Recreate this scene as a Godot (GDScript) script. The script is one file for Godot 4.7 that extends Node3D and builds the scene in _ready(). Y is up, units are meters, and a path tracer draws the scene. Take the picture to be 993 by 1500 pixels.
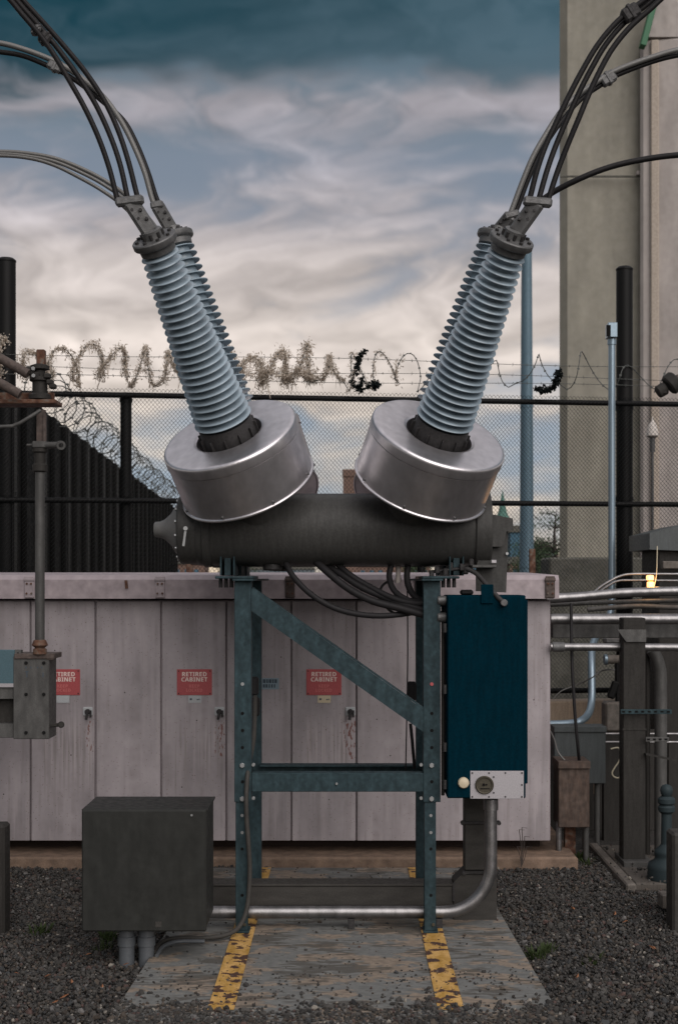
extends Node3D
# A dead-tank circuit breaker on a steel stand in a substation yard at dusk.
# Units are metres; the lens stands at (0, 1.6, 0) and looks along -Z.

const F := 2083.0           # focal length of the photograph in its own pixels (50 mm lens)
const EYE := 1.6
var rng := RandomNumberGenerator.new()
var used := {}
var M := {}                 # materials
var T := {}                 # textures


# ------------------------------------------------------------------ mesh builder
class MB:
	var v := PackedVector3Array()
	var n := PackedVector3Array()
	var uv := PackedVector2Array()
	var ix := PackedInt32Array()

	# a flat convex polygon, turned so that it faces along `hint`
	func poly(pts: Array, hint: Vector3) -> void:
		var nn: Vector3 = (pts[1] - pts[0]).cross(pts[2] - pts[0])
		if nn.length_squared() < 1e-16 and pts.size() > 3:
			nn = (pts[2] - pts[0]).cross(pts[3] - pts[0])
		nn = nn.normalized()
		var flip := nn.dot(hint) < 0.0
		if flip:
			nn = -nn
		var b := v.size()
		for p in pts:
			v.append(p)
			n.append(nn)
			uv.append(Vector2.ZERO)
		for i in range(1, pts.size() - 1):
			if flip:
				ix.append_array([b, b + i, b + i + 1])
			else:
				ix.append_array([b, b + i + 1, b + i])

	func box(c: Vector3, s: Vector3, bev := 0.0, bs := Basis.IDENTITY) -> void:
		var h := s * 0.5
		bev = minf(bev, minf(h.x, minf(h.y, h.z)) * 0.9)
		for ax in 3:
			var a1 := (ax + 1) % 3
			var a2 := (ax + 2) % 3
			for sg in [-1.0, 1.0]:
				var ps := []
				for q in [[-1, -1], [1, -1], [1, 1], [-1, 1]]:
					var p := Vector3.ZERO
					p[ax] = sg * h[ax]
					p[a1] = q[0] * (h[a1] - bev)
					p[a2] = q[1] * (h[a2] - bev)
					ps.append(c + bs * p)
				var hn := Vector3.ZERO
				hn[ax] = sg
				poly(ps, bs * hn)
		if bev <= 0.0:
			return
		for ax in 3:
			var a1 := (ax + 1) % 3
			var a2 := (ax + 2) % 3
			for s1 in [-1.0, 1.0]:
				for s2 in [-1.0, 1.0]:
					var ps := []
					for q in [[-1, 0], [1, 0], [1, 1], [-1, 1]]:
						var p := Vector3.ZERO
						p[ax] = q[0] * (h[ax] - bev)
						p[a1] = s1 * (h[a1] - (0.0 if q[1] == 0 else bev))
						p[a2] = s2 * (h[a2] - (bev if q[1] == 0 else 0.0))
						ps.append(c + bs * p)
					var hn := Vector3.ZERO
					hn[a1] = s1
					hn[a2] = s2
					poly(ps, bs * hn)
		for sx in [-1.0, 1.0]:
			for sy in [-1.0, 1.0]:
				for sz in [-1.0, 1.0]:
					poly([c + bs * Vector3(sx * h.x, sy * (h.y - bev), sz * (h.z - bev)), c + bs * Vector3(sx * (h.x - bev), sy * h.y, sz * (h.z - bev)), c + bs * Vector3(sx * (h.x - bev), sy * (h.y - bev), sz * h.z)], bs * Vector3(sx, sy, sz))

	# box given by its two corners
	func bb(a: Vector3, b: Vector3, bev := 0.0) -> void:
		box((a + b) * 0.5, (b - a).abs(), bev)

	# a bar of rectangular section from a to b; `w` across, `t` thick along `face`
	func bar(a: Vector3, b: Vector3, w: float, t: float, face := Vector3(0, 0, 1), bev := 0.0) -> void:
		var y := (b - a).normalized()
		var x := y.cross(face).normalized()
		box((a + b) * 0.5, Vector3(w, a.distance_to(b), t), bev, Basis(x, y, x.cross(y)))

	# surface of revolution round the local y axis of xf; profile holds (radius, height)
	func lathe(prof: Array, xf: Transform3D, segs := 32, soft := 40.0) -> void:
		var m := prof.size()
		var sn := []
		for i in m - 1:
			var dd: Vector2 = prof[i + 1] - prof[i]
			sn.append(Vector2(dd.y, -dd.x).normalized() if dd.length() > 1e-9 else Vector2(1, 0))
		var cosl := cos(deg_to_rad(soft))
		for i in m - 1:
			var n0: Vector2 = sn[i]
			var n1: Vector2 = sn[i]
			if i > 0 and sn[i - 1].dot(sn[i]) > cosl:
				n0 = (sn[i - 1] + sn[i]).normalized()
			if i < m - 2 and sn[i + 1].dot(sn[i]) > cosl:
				n1 = (sn[i + 1] + sn[i]).normalized()
			var b := v.size()
			for k in segs + 1:
				var a := TAU * k / segs
				var cx := cos(a)
				var cz := sin(a)
				v.append(xf * Vector3(prof[i].x * cx, prof[i].y, prof[i].x * cz))
				n.append((xf.basis * Vector3(n0.x * cx, n0.y, n0.x * cz)).normalized())
				v.append(xf * Vector3(prof[i + 1].x * cx, prof[i + 1].y, prof[i + 1].x * cz))
				n.append((xf.basis * Vector3(n1.x * cx, n1.y, n1.x * cz)).normalized())
				uv.append(Vector2(float(k) / segs, prof[i].y))
				uv.append(Vector2(float(k) / segs, prof[i + 1].y))
			for k in segs:
				var q := b + 2 * k
				if prof[i].x > 1e-6:
					ix.append_array([q, q + 2, q + 1] if true else [])
				if prof[i + 1].x > 1e-6:
					ix.append_array([q + 1, q + 2, q + 3])

	func cyl(a: Vector3, b: Vector3, r: float, segs := 16, r2 := -1.0, bev := 0.0) -> void:
		var l := a.distance_to(b)
		if r2 < 0.0:
			r2 = r
		var pr := [Vector2(0, 0), Vector2(r - bev, 0), Vector2(r, bev), Vector2(r2, l - bev), Vector2(r2 - bev, l), Vector2(0, l)] if bev > 0.0 else [Vector2(0, 0), Vector2(r, 0), Vector2(r2, l), Vector2(0, l)]
		lathe(pr, MB.along(a, b), segs, 30.0)

	static func along(a: Vector3, b: Vector3) -> Transform3D:
		var y := (b - a).normalized()
		var x := y.cross(Vector3(0, 0, 1) if absf(y.z) < 0.9 else Vector3(1, 0, 0)).normalized()
		return Transform3D(Basis(x, y, x.cross(y)), a)

	func tube(path: Array, r: float, sides := 8, r_end := -1.0, caps := true) -> void:
		var m := path.size()
		if r_end < 0.0:
			r_end = r
		var t0: Vector3 = (path[1] - path[0]).normalized()
		var x := t0.cross(Vector3(0.31, 0.77, 0.55)).normalized()
		var b := v.size()
		for i in m:
			var t: Vector3 = (path[mini(i + 1, m - 1)] - path[maxi(i - 1, 0)]).normalized()
			x = (x - t * x.dot(t)).normalized()
			var y := t.cross(x)
			var rr := lerpf(r, r_end, float(i) / (m - 1))
			for k in sides + 1:
				var a := TAU * k / sides
				var o := x * cos(a) + y * sin(a)
				v.append(path[i] + o * rr)
				n.append(o)
				uv.append(Vector2(float(k) / sides, i))
		for i in m - 1:
			for k in sides:
				var q := b + i * (sides + 1) + k
				var w := q + sides + 1
				ix.append_array([q, w, q + 1, q + 1, w, w + 1])
		if caps and sides > 3:
			for e in [0, m - 1]:
				var ring := []
				for k in sides:
					ring.append(v[b + e * (sides + 1) + k])
				poly(ring, path[0] - path[1] if e == 0 else path[m - 1] - path[m - 2])

	# polygon in the xy plane pushed `depth` along -z
	func prism(pts: PackedVector2Array, z: float, depth: float) -> void:
		var tri := Geometry2D.triangulate_polygon(pts)
		for zz in [z, z - depth]:
			for i in range(0, tri.size(), 3):
				var ps := []
				for j in 3:
					var p := pts[tri[i + j]]
					ps.append(Vector3(p.x, p.y, zz))
				poly(ps, Vector3(0, 0, 1.0 if zz == z else -1.0))
		var turn := -1.0 if Geometry2D.is_polygon_clockwise(pts) else 1.0
		for i in pts.size():
			var p := pts[i]
			var q := pts[(i + 1) % pts.size()]
			poly([Vector3(p.x, p.y, z), Vector3(q.x, q.y, z), Vector3(q.x, q.y, z - depth), Vector3(p.x, p.y, z - depth)], Vector3(q.y - p.y, p.x - q.x, 0) * turn)

	func flat_uv(x0: float, y0: float, w: float, h: float) -> void:
		for i in v.size():
			uv[i] = Vector2((v[i].x - x0) / w, 1.0 - (v[i].y - y0) / h)

	func mesh(shift := Vector3.ZERO) -> ArrayMesh:
		var vv := v
		if shift != Vector3.ZERO:
			vv = v.duplicate()
			for i in vv.size():
				vv[i] = vv[i] - shift
		var a := []
		a.resize(Mesh.ARRAY_MAX)
		a[Mesh.ARRAY_VERTEX] = vv
		a[Mesh.ARRAY_NORMAL] = n
		a[Mesh.ARRAY_TEX_UV] = uv
		a[Mesh.ARRAY_INDEX] = ix
		var m := ArrayMesh.new()
		m.add_surface_from_arrays(Mesh.PRIMITIVE_TRIANGLES, a)
		return m


# ------------------------------------------------------------------ scene helpers
func at(px: float, py: float, d: float) -> Vector3:   # where a point of the photograph lies at depth d
	return Vector3((px - 508.0) / F * d, EYE - (py - 847.0) / F * d, -d)


func numbered(called: String) -> String:
	var k: int = used.get(called, 0)
	used[called] = k + 1
	return called if k == 0 else "%s_%03d" % [called, k]


func tag(o: Node, label: String, category: String, group := "", kind := "") -> void:
	if label:
		o.set_meta("label", label)
	if category:
		o.set_meta("category", category)
	if group:
		o.set_meta("group", group)
	if kind:
		o.set_meta("kind", kind)


func thing(called: String, label: String, category: String, base: Vector3, group := "") -> Node3D:
	var o := Node3D.new()
	o.name = numbered(called)
	add_child(o)
	o.position = base
	tag(o, label, category, group)
	return o


func part(parent: Node3D, called: String, b: MB, m: Material) -> MeshInstance3D:
	var o := MeshInstance3D.new()
	o.name = called
	o.mesh = b.mesh(parent.global_position)
	o.material_override = m
	parent.add_child(o, true)
	return o


func solo(called: String, b: MB, m: Material, base: Vector3) -> MeshInstance3D:
	var o := MeshInstance3D.new()
	o.name = numbered(called)
	o.mesh = b.mesh(base)
	o.material_override = m
	add_child(o)
	o.position = base
	return o


func spline(pts: Array, per := 8) -> Array:
	var out := []
	var m := pts.size()
	for i in m - 1:
		var p0: Vector3 = pts[maxi(i - 1, 0)]
		var p1: Vector3 = pts[i]
		var p2: Vector3 = pts[i + 1]
		var p3: Vector3 = pts[mini(i + 2, m - 1)]
		for k in per:
			out.append(p1.cubic_interpolate(p2, p0, p3, float(k) / per))
	out.append(pts[m - 1])
	return out


func through(list: Array, per := 8) -> Array:   # [[px, py, depth], ...] to a smooth path
	var p := []
	for q in list:
		p.append(at(q[0], q[1], q[2]))
	return spline(p, per)


func lin(r: float, g: float, b: float) -> Color:
	return Color(r, g, b).linear_to_srgb()


# grey pattern textures that multiply a material's colour
func noise_tex(type: int, freq: float, octaves: int, lo: float, hi: float, sd: int, size := 512, mid := 0.5) -> NoiseTexture2D:
	var f := FastNoiseLite.new()
	f.noise_type = type
	f.frequency = freq
	f.fractal_octaves = octaves
	f.seed = sd
	var g := Gradient.new()
	g.offsets = PackedFloat32Array([0.0, mid, 1.0])
	g.colors = PackedColorArray([Color(lo, lo, lo), Color((lo + hi) * 0.5, (lo + hi) * 0.5, (lo + hi) * 0.5), Color(hi, hi, hi)])
	var t := NoiseTexture2D.new()
	t.width = size
	t.height = size
	t.seamless = true
	t.noise = f
	t.color_ramp = g
	return t


func tone_tex(freq: float, octaves: int, stops: Array, sd: int, size := 512, type := FastNoiseLite.TYPE_SIMPLEX) -> NoiseTexture2D:
	var t := noise_tex(type, freq, octaves, 0, 1, sd, size)
	var g := Gradient.new()
	var o := PackedFloat32Array()
	var c := PackedColorArray()
	for s in stops:
		o.append(s[0])
		c.append(s[1])
	g.offsets = o
	g.colors = c
	t.color_ramp = g
	return t


func mat(called: String, color: Color, rough: float, metal := 0.0, tex: Texture2D = null, scale := Vector3.ONE, tex2: Texture2D = null, scale2 := Vector3.ONE, bump := 0.0) -> StandardMaterial3D:
	var m := StandardMaterial3D.new()
	m.resource_name = called
	m.albedo_color = color
	m.roughness = rough
	m.metallic = metal
	if tex:
		m.albedo_texture = tex
		m.uv1_triplanar = true
		m.uv1_world_triplanar = true
		m.uv1_scale = scale
		if metal < 0.6:
			m.roughness_texture = T.rough
			m.roughness = minf(1.0, rough * 1.25)
		if bump > 0.0:
			m.heightmap_enabled = true
			m.heightmap_texture = T.fine
			m.heightmap_scale = bump
	if tex2:
		m.detail_enabled = true
		m.detail_blend_mode = BaseMaterial3D.BLEND_MODE_MUL
		m.detail_albedo = tex2
		m.detail_uv_layer = BaseMaterial3D.DETAIL_UV_2
		m.uv2_triplanar = true
		m.uv2_world_triplanar = true
		m.uv2_scale = scale2
	if color.get_luminance() < 0.32 and metal < 0.3:
		m.metallic_specular = 0.28      # dull weathered paint and rubber
	M[called] = m
	return m


func lettering(parent: Node3D, called: String, text: String, centre: Vector3, width: float, height: float, m: Material) -> void:
	var f := SystemFont.new()
	f.font_names = PackedStringArray(["Droid Sans"])
	f.font_weight = 700
	var t := TextMesh.new()
	t.text = text
	t.font = f
	t.font_size = 32
	t.pixel_size = 0.01
	t.depth = 0.02
	var box := t.get_aabb()
	var o := MeshInstance3D.new()
	o.name = called
	o.mesh = t
	o.material_override = m
	parent.add_child(o, true)
	var sx := width / maxf(box.size.x, 0.001)
	var sy := height / maxf(box.size.y, 0.001)
	o.scale = Vector3(sx, sy, 0.05)
	var mid := box.get_center()
	o.position = centre - parent.global_position - Vector3(mid.x * sx, mid.y * sy, 0)


# ------------------------------------------------------------------ sky
func ramp(stops: Array) -> Array:      # degrees above the horizon to linear colour, in tenths of a degree
	var lut := []
	for i in 921:
		var e := i * 0.1
		var k := 0
		while k < stops.size() - 2 and stops[k + 1][0] < e:
			k += 1
		var t: float = clampf((e - stops[k][0]) / (stops[k + 1][0] - stops[k][0]), 0.0, 1.0)
		t = t * t * (3.0 - 2.0 * t)
		var c := Color8(stops[k][1], stops[k][2], stops[k][3]).srgb_to_linear().lerp(Color8(stops[k + 1][1], stops[k + 1][2], stops[k + 1][3]).srgb_to_linear(), t)
		lut.append(Vector3(c.r, c.g, c.b))
	return lut


func make_sky() -> ImageTexture:
	var W := 4096
	var H := 2048
	var clear := ramp([[0, 200, 196, 190], [4, 180, 194, 208], [9, 172, 184, 199], [13, 156, 164, 178], [16, 138, 151, 168], [18.5, 120, 138, 153], [22, 66, 100, 116], [30, 78, 108, 128], [45, 140, 156, 170], [91, 172, 176, 184]])
	var cloud := ramp([[0, 240, 218, 192], [5, 238, 225, 211], [9, 238, 226, 218], [12, 216, 206, 202], [14.5, 196, 190, 194], [16.5, 170, 169, 178], [18.5, 176, 172, 179], [20.5, 124, 135, 147], [30, 158, 164, 172], [45, 226, 221, 226], [91, 240, 235, 240]])
	var cover := [[0.0, 0.62], [4.5, 0.42], [8.0, 0.74], [11.5, 0.82], [14.0, 0.62], [16.2, 0.46], [18.3, 0.74], [19.4, 0.56], [21.0, 0.12], [24.0, 0.18], [32.0, 0.5], [46.0, 0.7], [91.0, 0.7]]
	var cv := PackedFloat32Array()
	for i in 921:
		var e := i * 0.1
		var k := 0
		while k < cover.size() - 2 and cover[k + 1][0] < e:
			k += 1
		cv.append(lerpf(cover[k][1], cover[k + 1][1], smoothstep(cover[k][0], cover[k + 1][0], e)))
	var a := FastNoiseLite.new()
	a.seed = 11
	a.frequency = 1.0
	a.fractal_octaves = 4
	var b := FastNoiseLite.new()
	b.seed = 37
	b.frequency = 1.0
	b.fractal_octaves = 6
	b.fractal_gain = 0.54
	var dark := Color8(24, 65, 78).srgb_to_linear()
	var pale := Color8(80, 106, 120).srgb_to_linear()
	var data := PackedFloat32Array()
	data.resize(W * H * 3)
	var half := H / 2
	var y := 0
	while y < half:
		var e := (0.5 - (y + 0.5) / H) * PI
		var ed := rad_to_deg(e)
		var ce := cos(e)
		var sy := sin(e)
		var low := 1.0 - smoothstep(12.0, 55.0, ed)
		var i0 := clampi(int(ed * 10.0), 0, 920)
		var rows := 4 if ed > 36.0 else 1
		var x := 0
		while x < W:
			var az := wrapf((x + 0.5) / W * TAU, -PI, PI)      # the left edge of a panorama is -Z
			var fine := absf(az) < 0.75 and rows == 1
			var d := Vector3(sin(az) * ce, sy * 2.1, -cos(az) * ce)
			var n1 := a.get_noise_3dv(d * 4.4)
			var q := d * Vector3(7.0, 9.0, 7.0) + Vector3(n1 * 0.8, n1 * 0.5, 0)
			var q2 := q + Vector3(0.08, 0.22, 0)
			# rounded heads on the clouds: rolling noise mixed into the plain one
			var n2 := 0.72 * b.get_noise_3dv(q) + 0.5 * (absf(b.get_noise_3dv(q * 1.3 + Vector3(5, 2, 8))) - 0.14)
			var n3 := 0.72 * b.get_noise_3dv(q2) + 0.5 * (absf(b.get_noise_3dv(q2 * 1.3 + Vector3(5, 2, 8))) - 0.14)
			var dens := smoothstep(0.24, 0.80, cv[i0] + 0.62 * n1 + 0.62 * n2)
			var relief := 1.0 + 0.6 * (n2 - n3) + 0.2 * n1
			var c: Vector3 = clear[i0].lerp(cloud[i0] * relief, dens)
			# the dark rain bank with its ragged lower edge
			var e2 := ed + 4.2 * n1 + 2.6 * n2 - 1.6 * sin(az * 3.0)
			var k := smoothstep(18.6, 21.0, e2) * (1.0 - smoothstep(25.0, 40.0, e2)) * 0.93
			var bk := dark.lerp(pale, clampf(0.55 + 0.8 * sin(az * 3.0) + 0.9 * n2, 0.0, 1.0))
			c = c.lerp(Vector3(bk.r, bk.g, bk.b) * (1.0 + 0.3 * n1), k)
			c *= lerpf(1.0, 0.8 + 0.2 * smoothstep(-0.6, 0.75, cos(az)), low)      # the bright quarter of the evening sky lies ahead
			var cols := 1 if fine else 4
			for yy in rows:
				for xx in cols:
					var o := ((y + yy) * W + x + xx) * 3
					data[o] = maxf(c.x, 0.004)
					data[o + 1] = maxf(c.y, 0.008)
					data[o + 2] = maxf(c.z, 0.010)
			x += cols
		y += rows
	for i in range(W * half * 3, W * H * 3):
		data[i] = 0.08
	return ImageTexture.create_from_image(Image.create_from_data(W, H, false, Image.FORMAT_RGBF, data.to_byte_array()))


func _ready() -> void:
	rng.seed = 20240
	# ---- camera: level, with the lens shifted up a little
	var cam := Camera3D.new()
	cam.name = "camera"
	add_child(cam)
	cam.position = Vector3(0, EYE, 0)
	cam.near = 0.05
	cam.far = 3000.0
	cam.projection = Camera3D.PROJECTION_FRUSTUM
	cam.keep_aspect = Camera3D.KEEP_HEIGHT
	cam.size = 2.0 * 750.0 / F * cam.near
	cam.frustum_offset = Vector2((496.5 - 508.0) / F * cam.near, (847.0 - 750.0) / F * cam.near)
	cam.current = true
	# ---- sky, exposure
	var env := Environment.new()
	env.background_mode = Environment.BG_SKY
	var sky := Sky.new()
	var pan := PanoramaSkyMaterial.new()
	pan.panorama = make_sky()
	sky.sky_material = pan
	env.sky = sky
	env.background_energy_multiplier = 0.37
	env.tonemap_mode = Environment.TONE_MAPPER_LINEAR
	env.tonemap_exposure = 2.2
	env.sdfgi_enabled = true
	env.ssao_enabled = true
	env.ssil_enabled = true
	var we := WorldEnvironment.new()
	we.name = "environment"
	we.environment = env
	var lens := CameraAttributesPhysical.new()
	lens.frustum_focal_length = 50.0
	lens.frustum_focus_distance = 6.5
	lens.exposure_aperture = 5.6
	lens.frustum_near = 0.05
	lens.frustum_far = 3000.0
	we.camera_attributes = lens
	add_child(we)
	# ---- the sun behind thin cloud, over the right shoulder
	var sun := DirectionalLight3D.new()
	sun.name = "sun"
	add_child(sun)
	sun.look_at_from_position(Vector3(3.0, 5.0, 7.2), Vector3.ZERO, Vector3.UP)
	sun.light_energy = 0.37
	sun.light_angular_distance = 60.0
	sun.light_color = Color(1.0, 0.97, 0.955)
	sun.shadow_enabled = true

	make_materials()
	build_ground()
	build_background()
	build_fence()
	build_cabinets()
	build_stand()
	build_breaker()
	build_conductors()
	build_stand_equipment()
	build_left_switch()
	build_right_equipment()
	build_small_things()


func make_materials() -> void:
	T.fine = noise_tex(FastNoiseLite.TYPE_SIMPLEX, 0.06, 5, 0.86, 1.0, 3)
	T.faint = noise_tex(FastNoiseLite.TYPE_SIMPLEX_SMOOTH, 0.02, 4, 0.92, 1.0, 4)
	T.blotch = noise_tex(FastNoiseLite.TYPE_SIMPLEX_SMOOTH, 0.012, 5, 0.72, 1.0, 5)
	T.rough = noise_tex(FastNoiseLite.TYPE_SIMPLEX, 0.02, 4, 0.62, 1.0, 8)
	T.streak = noise_tex(FastNoiseLite.TYPE_SIMPLEX_SMOOTH, 0.02, 3, 0.84, 1.0, 9)
	T.speck = noise_tex(FastNoiseLite.TYPE_CELLULAR, 0.05, 2, 0.72, 1.0, 12)
	T.grain = noise_tex(FastNoiseLite.TYPE_CELLULAR, 0.09, 3, 0.35, 1.0, 15)
	T.spangle = noise_tex(FastNoiseLite.TYPE_SIMPLEX, 0.02, 4, 0.80, 1.0, 21, 512, 0.55)
	T.rust = tone_tex(0.014, 5, [[0.0, lin(0.045, 0.02, 0.012)], [0.42, lin(0.11, 0.045, 0.024)], [0.6, lin(0.15, 0.075, 0.045)], [0.8, lin(0.15, 0.115, 0.09)], [1.0, lin(0.17, 0.15, 0.13)]], 31)
	T.concrete = tone_tex(0.014, 5, [[0.0, lin(0.10, 0.10, 0.095)], [0.4, lin(0.15, 0.155, 0.15)], [0.55, lin(0.17, 0.185, 0.185)], [0.72, lin(0.20, 0.165, 0.13)], [1.0, lin(0.25, 0.20, 0.15)]], 41)
	T.soil = tone_tex(0.05, 5, [[0.0, lin(0.03, 0.027, 0.024)], [0.5, lin(0.075, 0.07, 0.064)], [1.0, lin(0.15, 0.14, 0.13)]], 43, 1024, FastNoiseLite.TYPE_CELLULAR)
	var F1 := Vector3.ONE
	mat("porcelain", lin(0.40, 0.50, 0.57), 0.32, 0.0, T.faint, F1 * 3.0, T.blotch, F1 * 1.4)
	mat("satin_aluminium", lin(0.83, 0.80, 0.815), 0.37, 0.95, T.faint, Vector3(2, 2, 2), T.streak, Vector3(1.6, 0.7, 1.6))
	mat("tank_paint", lin(0.075, 0.074, 0.070), 0.44, 0.0, T.fine, F1 * 2.0, T.streak, Vector3(5, 0.8, 5))
	mat("dark_casting", lin(0.075, 0.072, 0.072), 0.55, 0.25, T.fine, F1 * 5.0, T.speck, F1 * 3.0, 0.4)
	mat("grey_casting", lin(0.19, 0.19, 0.188), 0.5, 0.35, T.fine, F1 * 5.0, T.blotch, F1 * 4.0, 0.4)
	mat("dark_cable", lin(0.017, 0.016, 0.0165), 0.5, 0.1, T.fine, F1 * 6.0)
	mat("grey_cable", lin(0.17, 0.168, 0.16), 0.5, 0.3, T.fine, F1 * 6.0)
	mat("galvanised", lin(0.050, 0.086, 0.098), 0.55, 0.15, T.spangle, F1 * 3.0, T.blotch, Vector3(3, 1.2, 3))
	mat("zinc_bolt", lin(0.35, 0.36, 0.36), 0.4, 0.8)
	mat("black_hole", lin(0.006, 0.006, 0.006), 0.9)
	mat("rubber", lin(0.022, 0.021, 0.022), 0.55, 0.0, T.fine, F1 * 6.0)
	mat("roof_paint", lin(0.46, 0.39, 0.405), 0.55, 0.0, T.faint, F1 * 2.0, T.streak, F1 * 1.2)
	mat("door_frame_paint", lin(0.40, 0.345, 0.36), 0.55, 0.0, T.fine, F1 * 2.0, T.streak, Vector3(5, 0.5, 5))
	mat("dark_brown", lin(0.035, 0.024, 0.020), 0.9, 0.0, T.fine, F1 * 4.0)
	mat("sign_red", lin(0.46, 0.085, 0.09), 0.5, 0.0, T.fine, F1 * 3.0)
	mat("sign_white", lin(0.78, 0.66, 0.60), 0.5)
	mat("sign_faint", lin(0.56, 0.16, 0.15), 0.5)
	mat("sticker_white", lin(0.5, 0.52, 0.53), 0.5, 0.0, T.fine, F1 * 4.0)
	mat("sticker_blue", lin(0.19, 0.26, 0.30), 0.5)
	mat("print_dark", lin(0.06, 0.08, 0.10), 0.6)
	mat("blue_paint", lin(0.0002, 0.022, 0.036), 0.7, 0.0, T.fine, F1 * 2.0, T.streak, Vector3(4, 0.5, 4))
	M.blue_paint.metallic_specular = 0.12
	mat("plate_aluminium", lin(0.52, 0.50, 0.52), 0.42, 0.6, T.fine, F1 * 5.0)
	mat("cream_plastic", lin(0.55, 0.47, 0.33), 0.45)
	mat("bronze", lin(0.10, 0.088, 0.062), 0.5, 0.5, T.speck, F1 * 8.0)
	mat("box_paint", lin(0.036, 0.037, 0.034), 0.5, 0.1, T.faint, F1 * 2.0, T.streak, Vector3(1.5, 0.5, 1.5))
	mat("duct_paint", lin(0.068, 0.064, 0.058), 0.6, 0.0, T.fine, F1 * 3.0, T.streak, Vector3(0.6, 2, 2))
	mat("conduit", lin(0.42, 0.41, 0.41), 0.38, 0.9, T.fine, Vector3(3, 3, 3), T.blotch, F1 * 2.5)
	mat("pipe_pvc", lin(0.10, 0.11, 0.12), 0.5, 0.0, T.fine, F1 * 4.0)
	mat("black_paint", lin(0.007, 0.007, 0.007), 0.5)
	mat("fence_wire", lin(0.012, 0.016, 0.017), 0.6)
	mat("razor_wire", lin(0.09, 0.095, 0.09), 0.55, 0.5)
	mat("screen_dust", lin(0.008, 0.0076, 0.0072), 0.7, 0.0, T.fine, F1 * 1.5)
	mat("screen_black", lin(0.005, 0.0048, 0.0045), 0.7, 0.0, T.fine, F1 * 1.5)
	var db := mat("debris", lin(0.60, 0.53, 0.45), 0.9, 0.0, T.fine, F1 * 8.0)
	db.backlight_enabled = true
	db.backlight = Color(0.75, 0.7, 0.62)
	mat("black_rag", lin(0.006, 0.009, 0.009), 0.9)
	mat("pier_concrete", lin(0.335, 0.315, 0.258), 0.85, 0.0, T.faint, F1 * 0.5, T.streak, Vector3(0.25, 0.06, 0.25))
	mat("pier_lit_tone", lin(0.45, 0.405, 0.375), 0.85, 0.0, T.faint, F1 * 0.5, T.streak, Vector3(0.3, 0.06, 0.3))  # paler pier concrete, the stronger light on it mixed into the colour
	mat("pier_tan", lin(0.44, 0.375, 0.31), 0.85, 0.0, T.fine, F1 * 0.5)
	mat("green_steel", lin(0.03, 0.13, 0.06), 0.6)
	mat("pole_blue", lin(0.14, 0.225, 0.28), 0.55, 0.2, T.fine, Vector3(1, 0.2, 1))
	mat("conduit_blue", lin(0.26, 0.34, 0.40), 0.36, 0.6, T.fine, F1 * 3.0)
	mat("wall_dark", lin(0.15, 0.145, 0.12), 0.9, 0.0, T.fine, F1 * 0.8, T.blotch, F1 * 0.4)
	mat("brick_far", lin(0.17, 0.105, 0.08), 0.9, 0.0, T.fine, F1 * 0.3)
	mat("far_grey", lin(0.17, 0.20, 0.22), 0.9, 0.0, T.fine, F1 * 0.2)
	mat("far_blue", lin(0.05, 0.12, 0.17), 0.8, 0.0, T.fine, F1 * 0.2)
	mat("copper_green", lin(0.07, 0.16, 0.13), 0.8)
	mat("foliage", lin(0.05, 0.075, 0.04), 0.8)
	mat("bark", lin(0.06, 0.05, 0.045), 0.9)
	mat("rust_steel", Color.WHITE, 0.85, 0.0, T.rust, F1 * 2.2, T.fine, F1 * 5.0, 0.6)
	mat("rust_light", lin(0.14, 0.105, 0.09), 0.8, 0.0, T.spangle, F1 * 2.5, T.blotch, F1 * 4.0)
	mat("grey_steel", lin(0.12, 0.118, 0.112), 0.6, 0.2, T.fine, F1 * 3.0, T.blotch, Vector3(3, 1, 3))
	mat("dark_steel", lin(0.05, 0.047, 0.043), 0.65, 0.15, T.fine, F1 * 3.0, T.streak, Vector3(4, 0.5, 4))
	mat("panel_blue", lin(0.065, 0.125, 0.15), 0.45, 0.0, T.fine, F1 * 3.0)
	mat("panel_grey", lin(0.075, 0.088, 0.09), 0.5, 0.1, T.fine, F1 * 3.0, T.streak, Vector3(4, 0.5, 4))
	mat("beige_box", lin(0.20, 0.175, 0.15), 0.7, 0.0, T.fine, F1 * 3.0, T.blotch, F1 * 3.0)
	mat("cast_blue", lin(0.035, 0.05, 0.055), 0.55, 0.1, T.fine, F1 * 6.0)
	mat("wood_grey", lin(0.11, 0.095, 0.08), 0.85, 0.0, T.streak, Vector3(8, 0.8, 8), T.fine, F1 * 6.0)
	mat("slab_tan", lin(0.30, 0.205, 0.145), 0.9, 0.0, T.fine, F1 * 3.0, T.blotch, F1 * 1.6, 0.5)
	mat("knee_wall", lin(0.38, 0.29, 0.21), 0.9, 0.0, T.fine, F1 * 2.0, T.streak, Vector3(3, 0.4, 3))
	mat("lantern_white", lin(0.62, 0.57, 0.52), 0.5)
	mat("rope_white", lin(0.5, 0.46, 0.34), 0.8)
	mat("cone_grey", lin(0.15, 0.148, 0.142), 0.5, 0.1, T.faint, F1 * 4.0)
	mat("rust_box", lin(0.125, 0.085, 0.065), 0.8, 0.0, T.spangle, Vector3(3, 0.8, 3), T.blotch, F1 * 3.0)
	mat("pad_concrete", Color.WHITE, 0.9, 0.0, T.concrete, F1 * 0.9, T.fine, F1 * 4.0, 0.8)
	mat("soil", lin(0.5, 0.48, 0.46), 0.95, 0.0, T.soil, F1 * 1.4, T.blotch, F1 * 0.3, 1.5)
	var st := mat("stone", Color.WHITE, 0.85)
	st.vertex_color_use_as_albedo = true
	var gl := mat("glint_glow", Color(1.0, 0.75, 0.5), 0.4)
	gl.emission_enabled = true
	gl.emission = Color(1.0, 0.70, 0.42)
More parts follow.
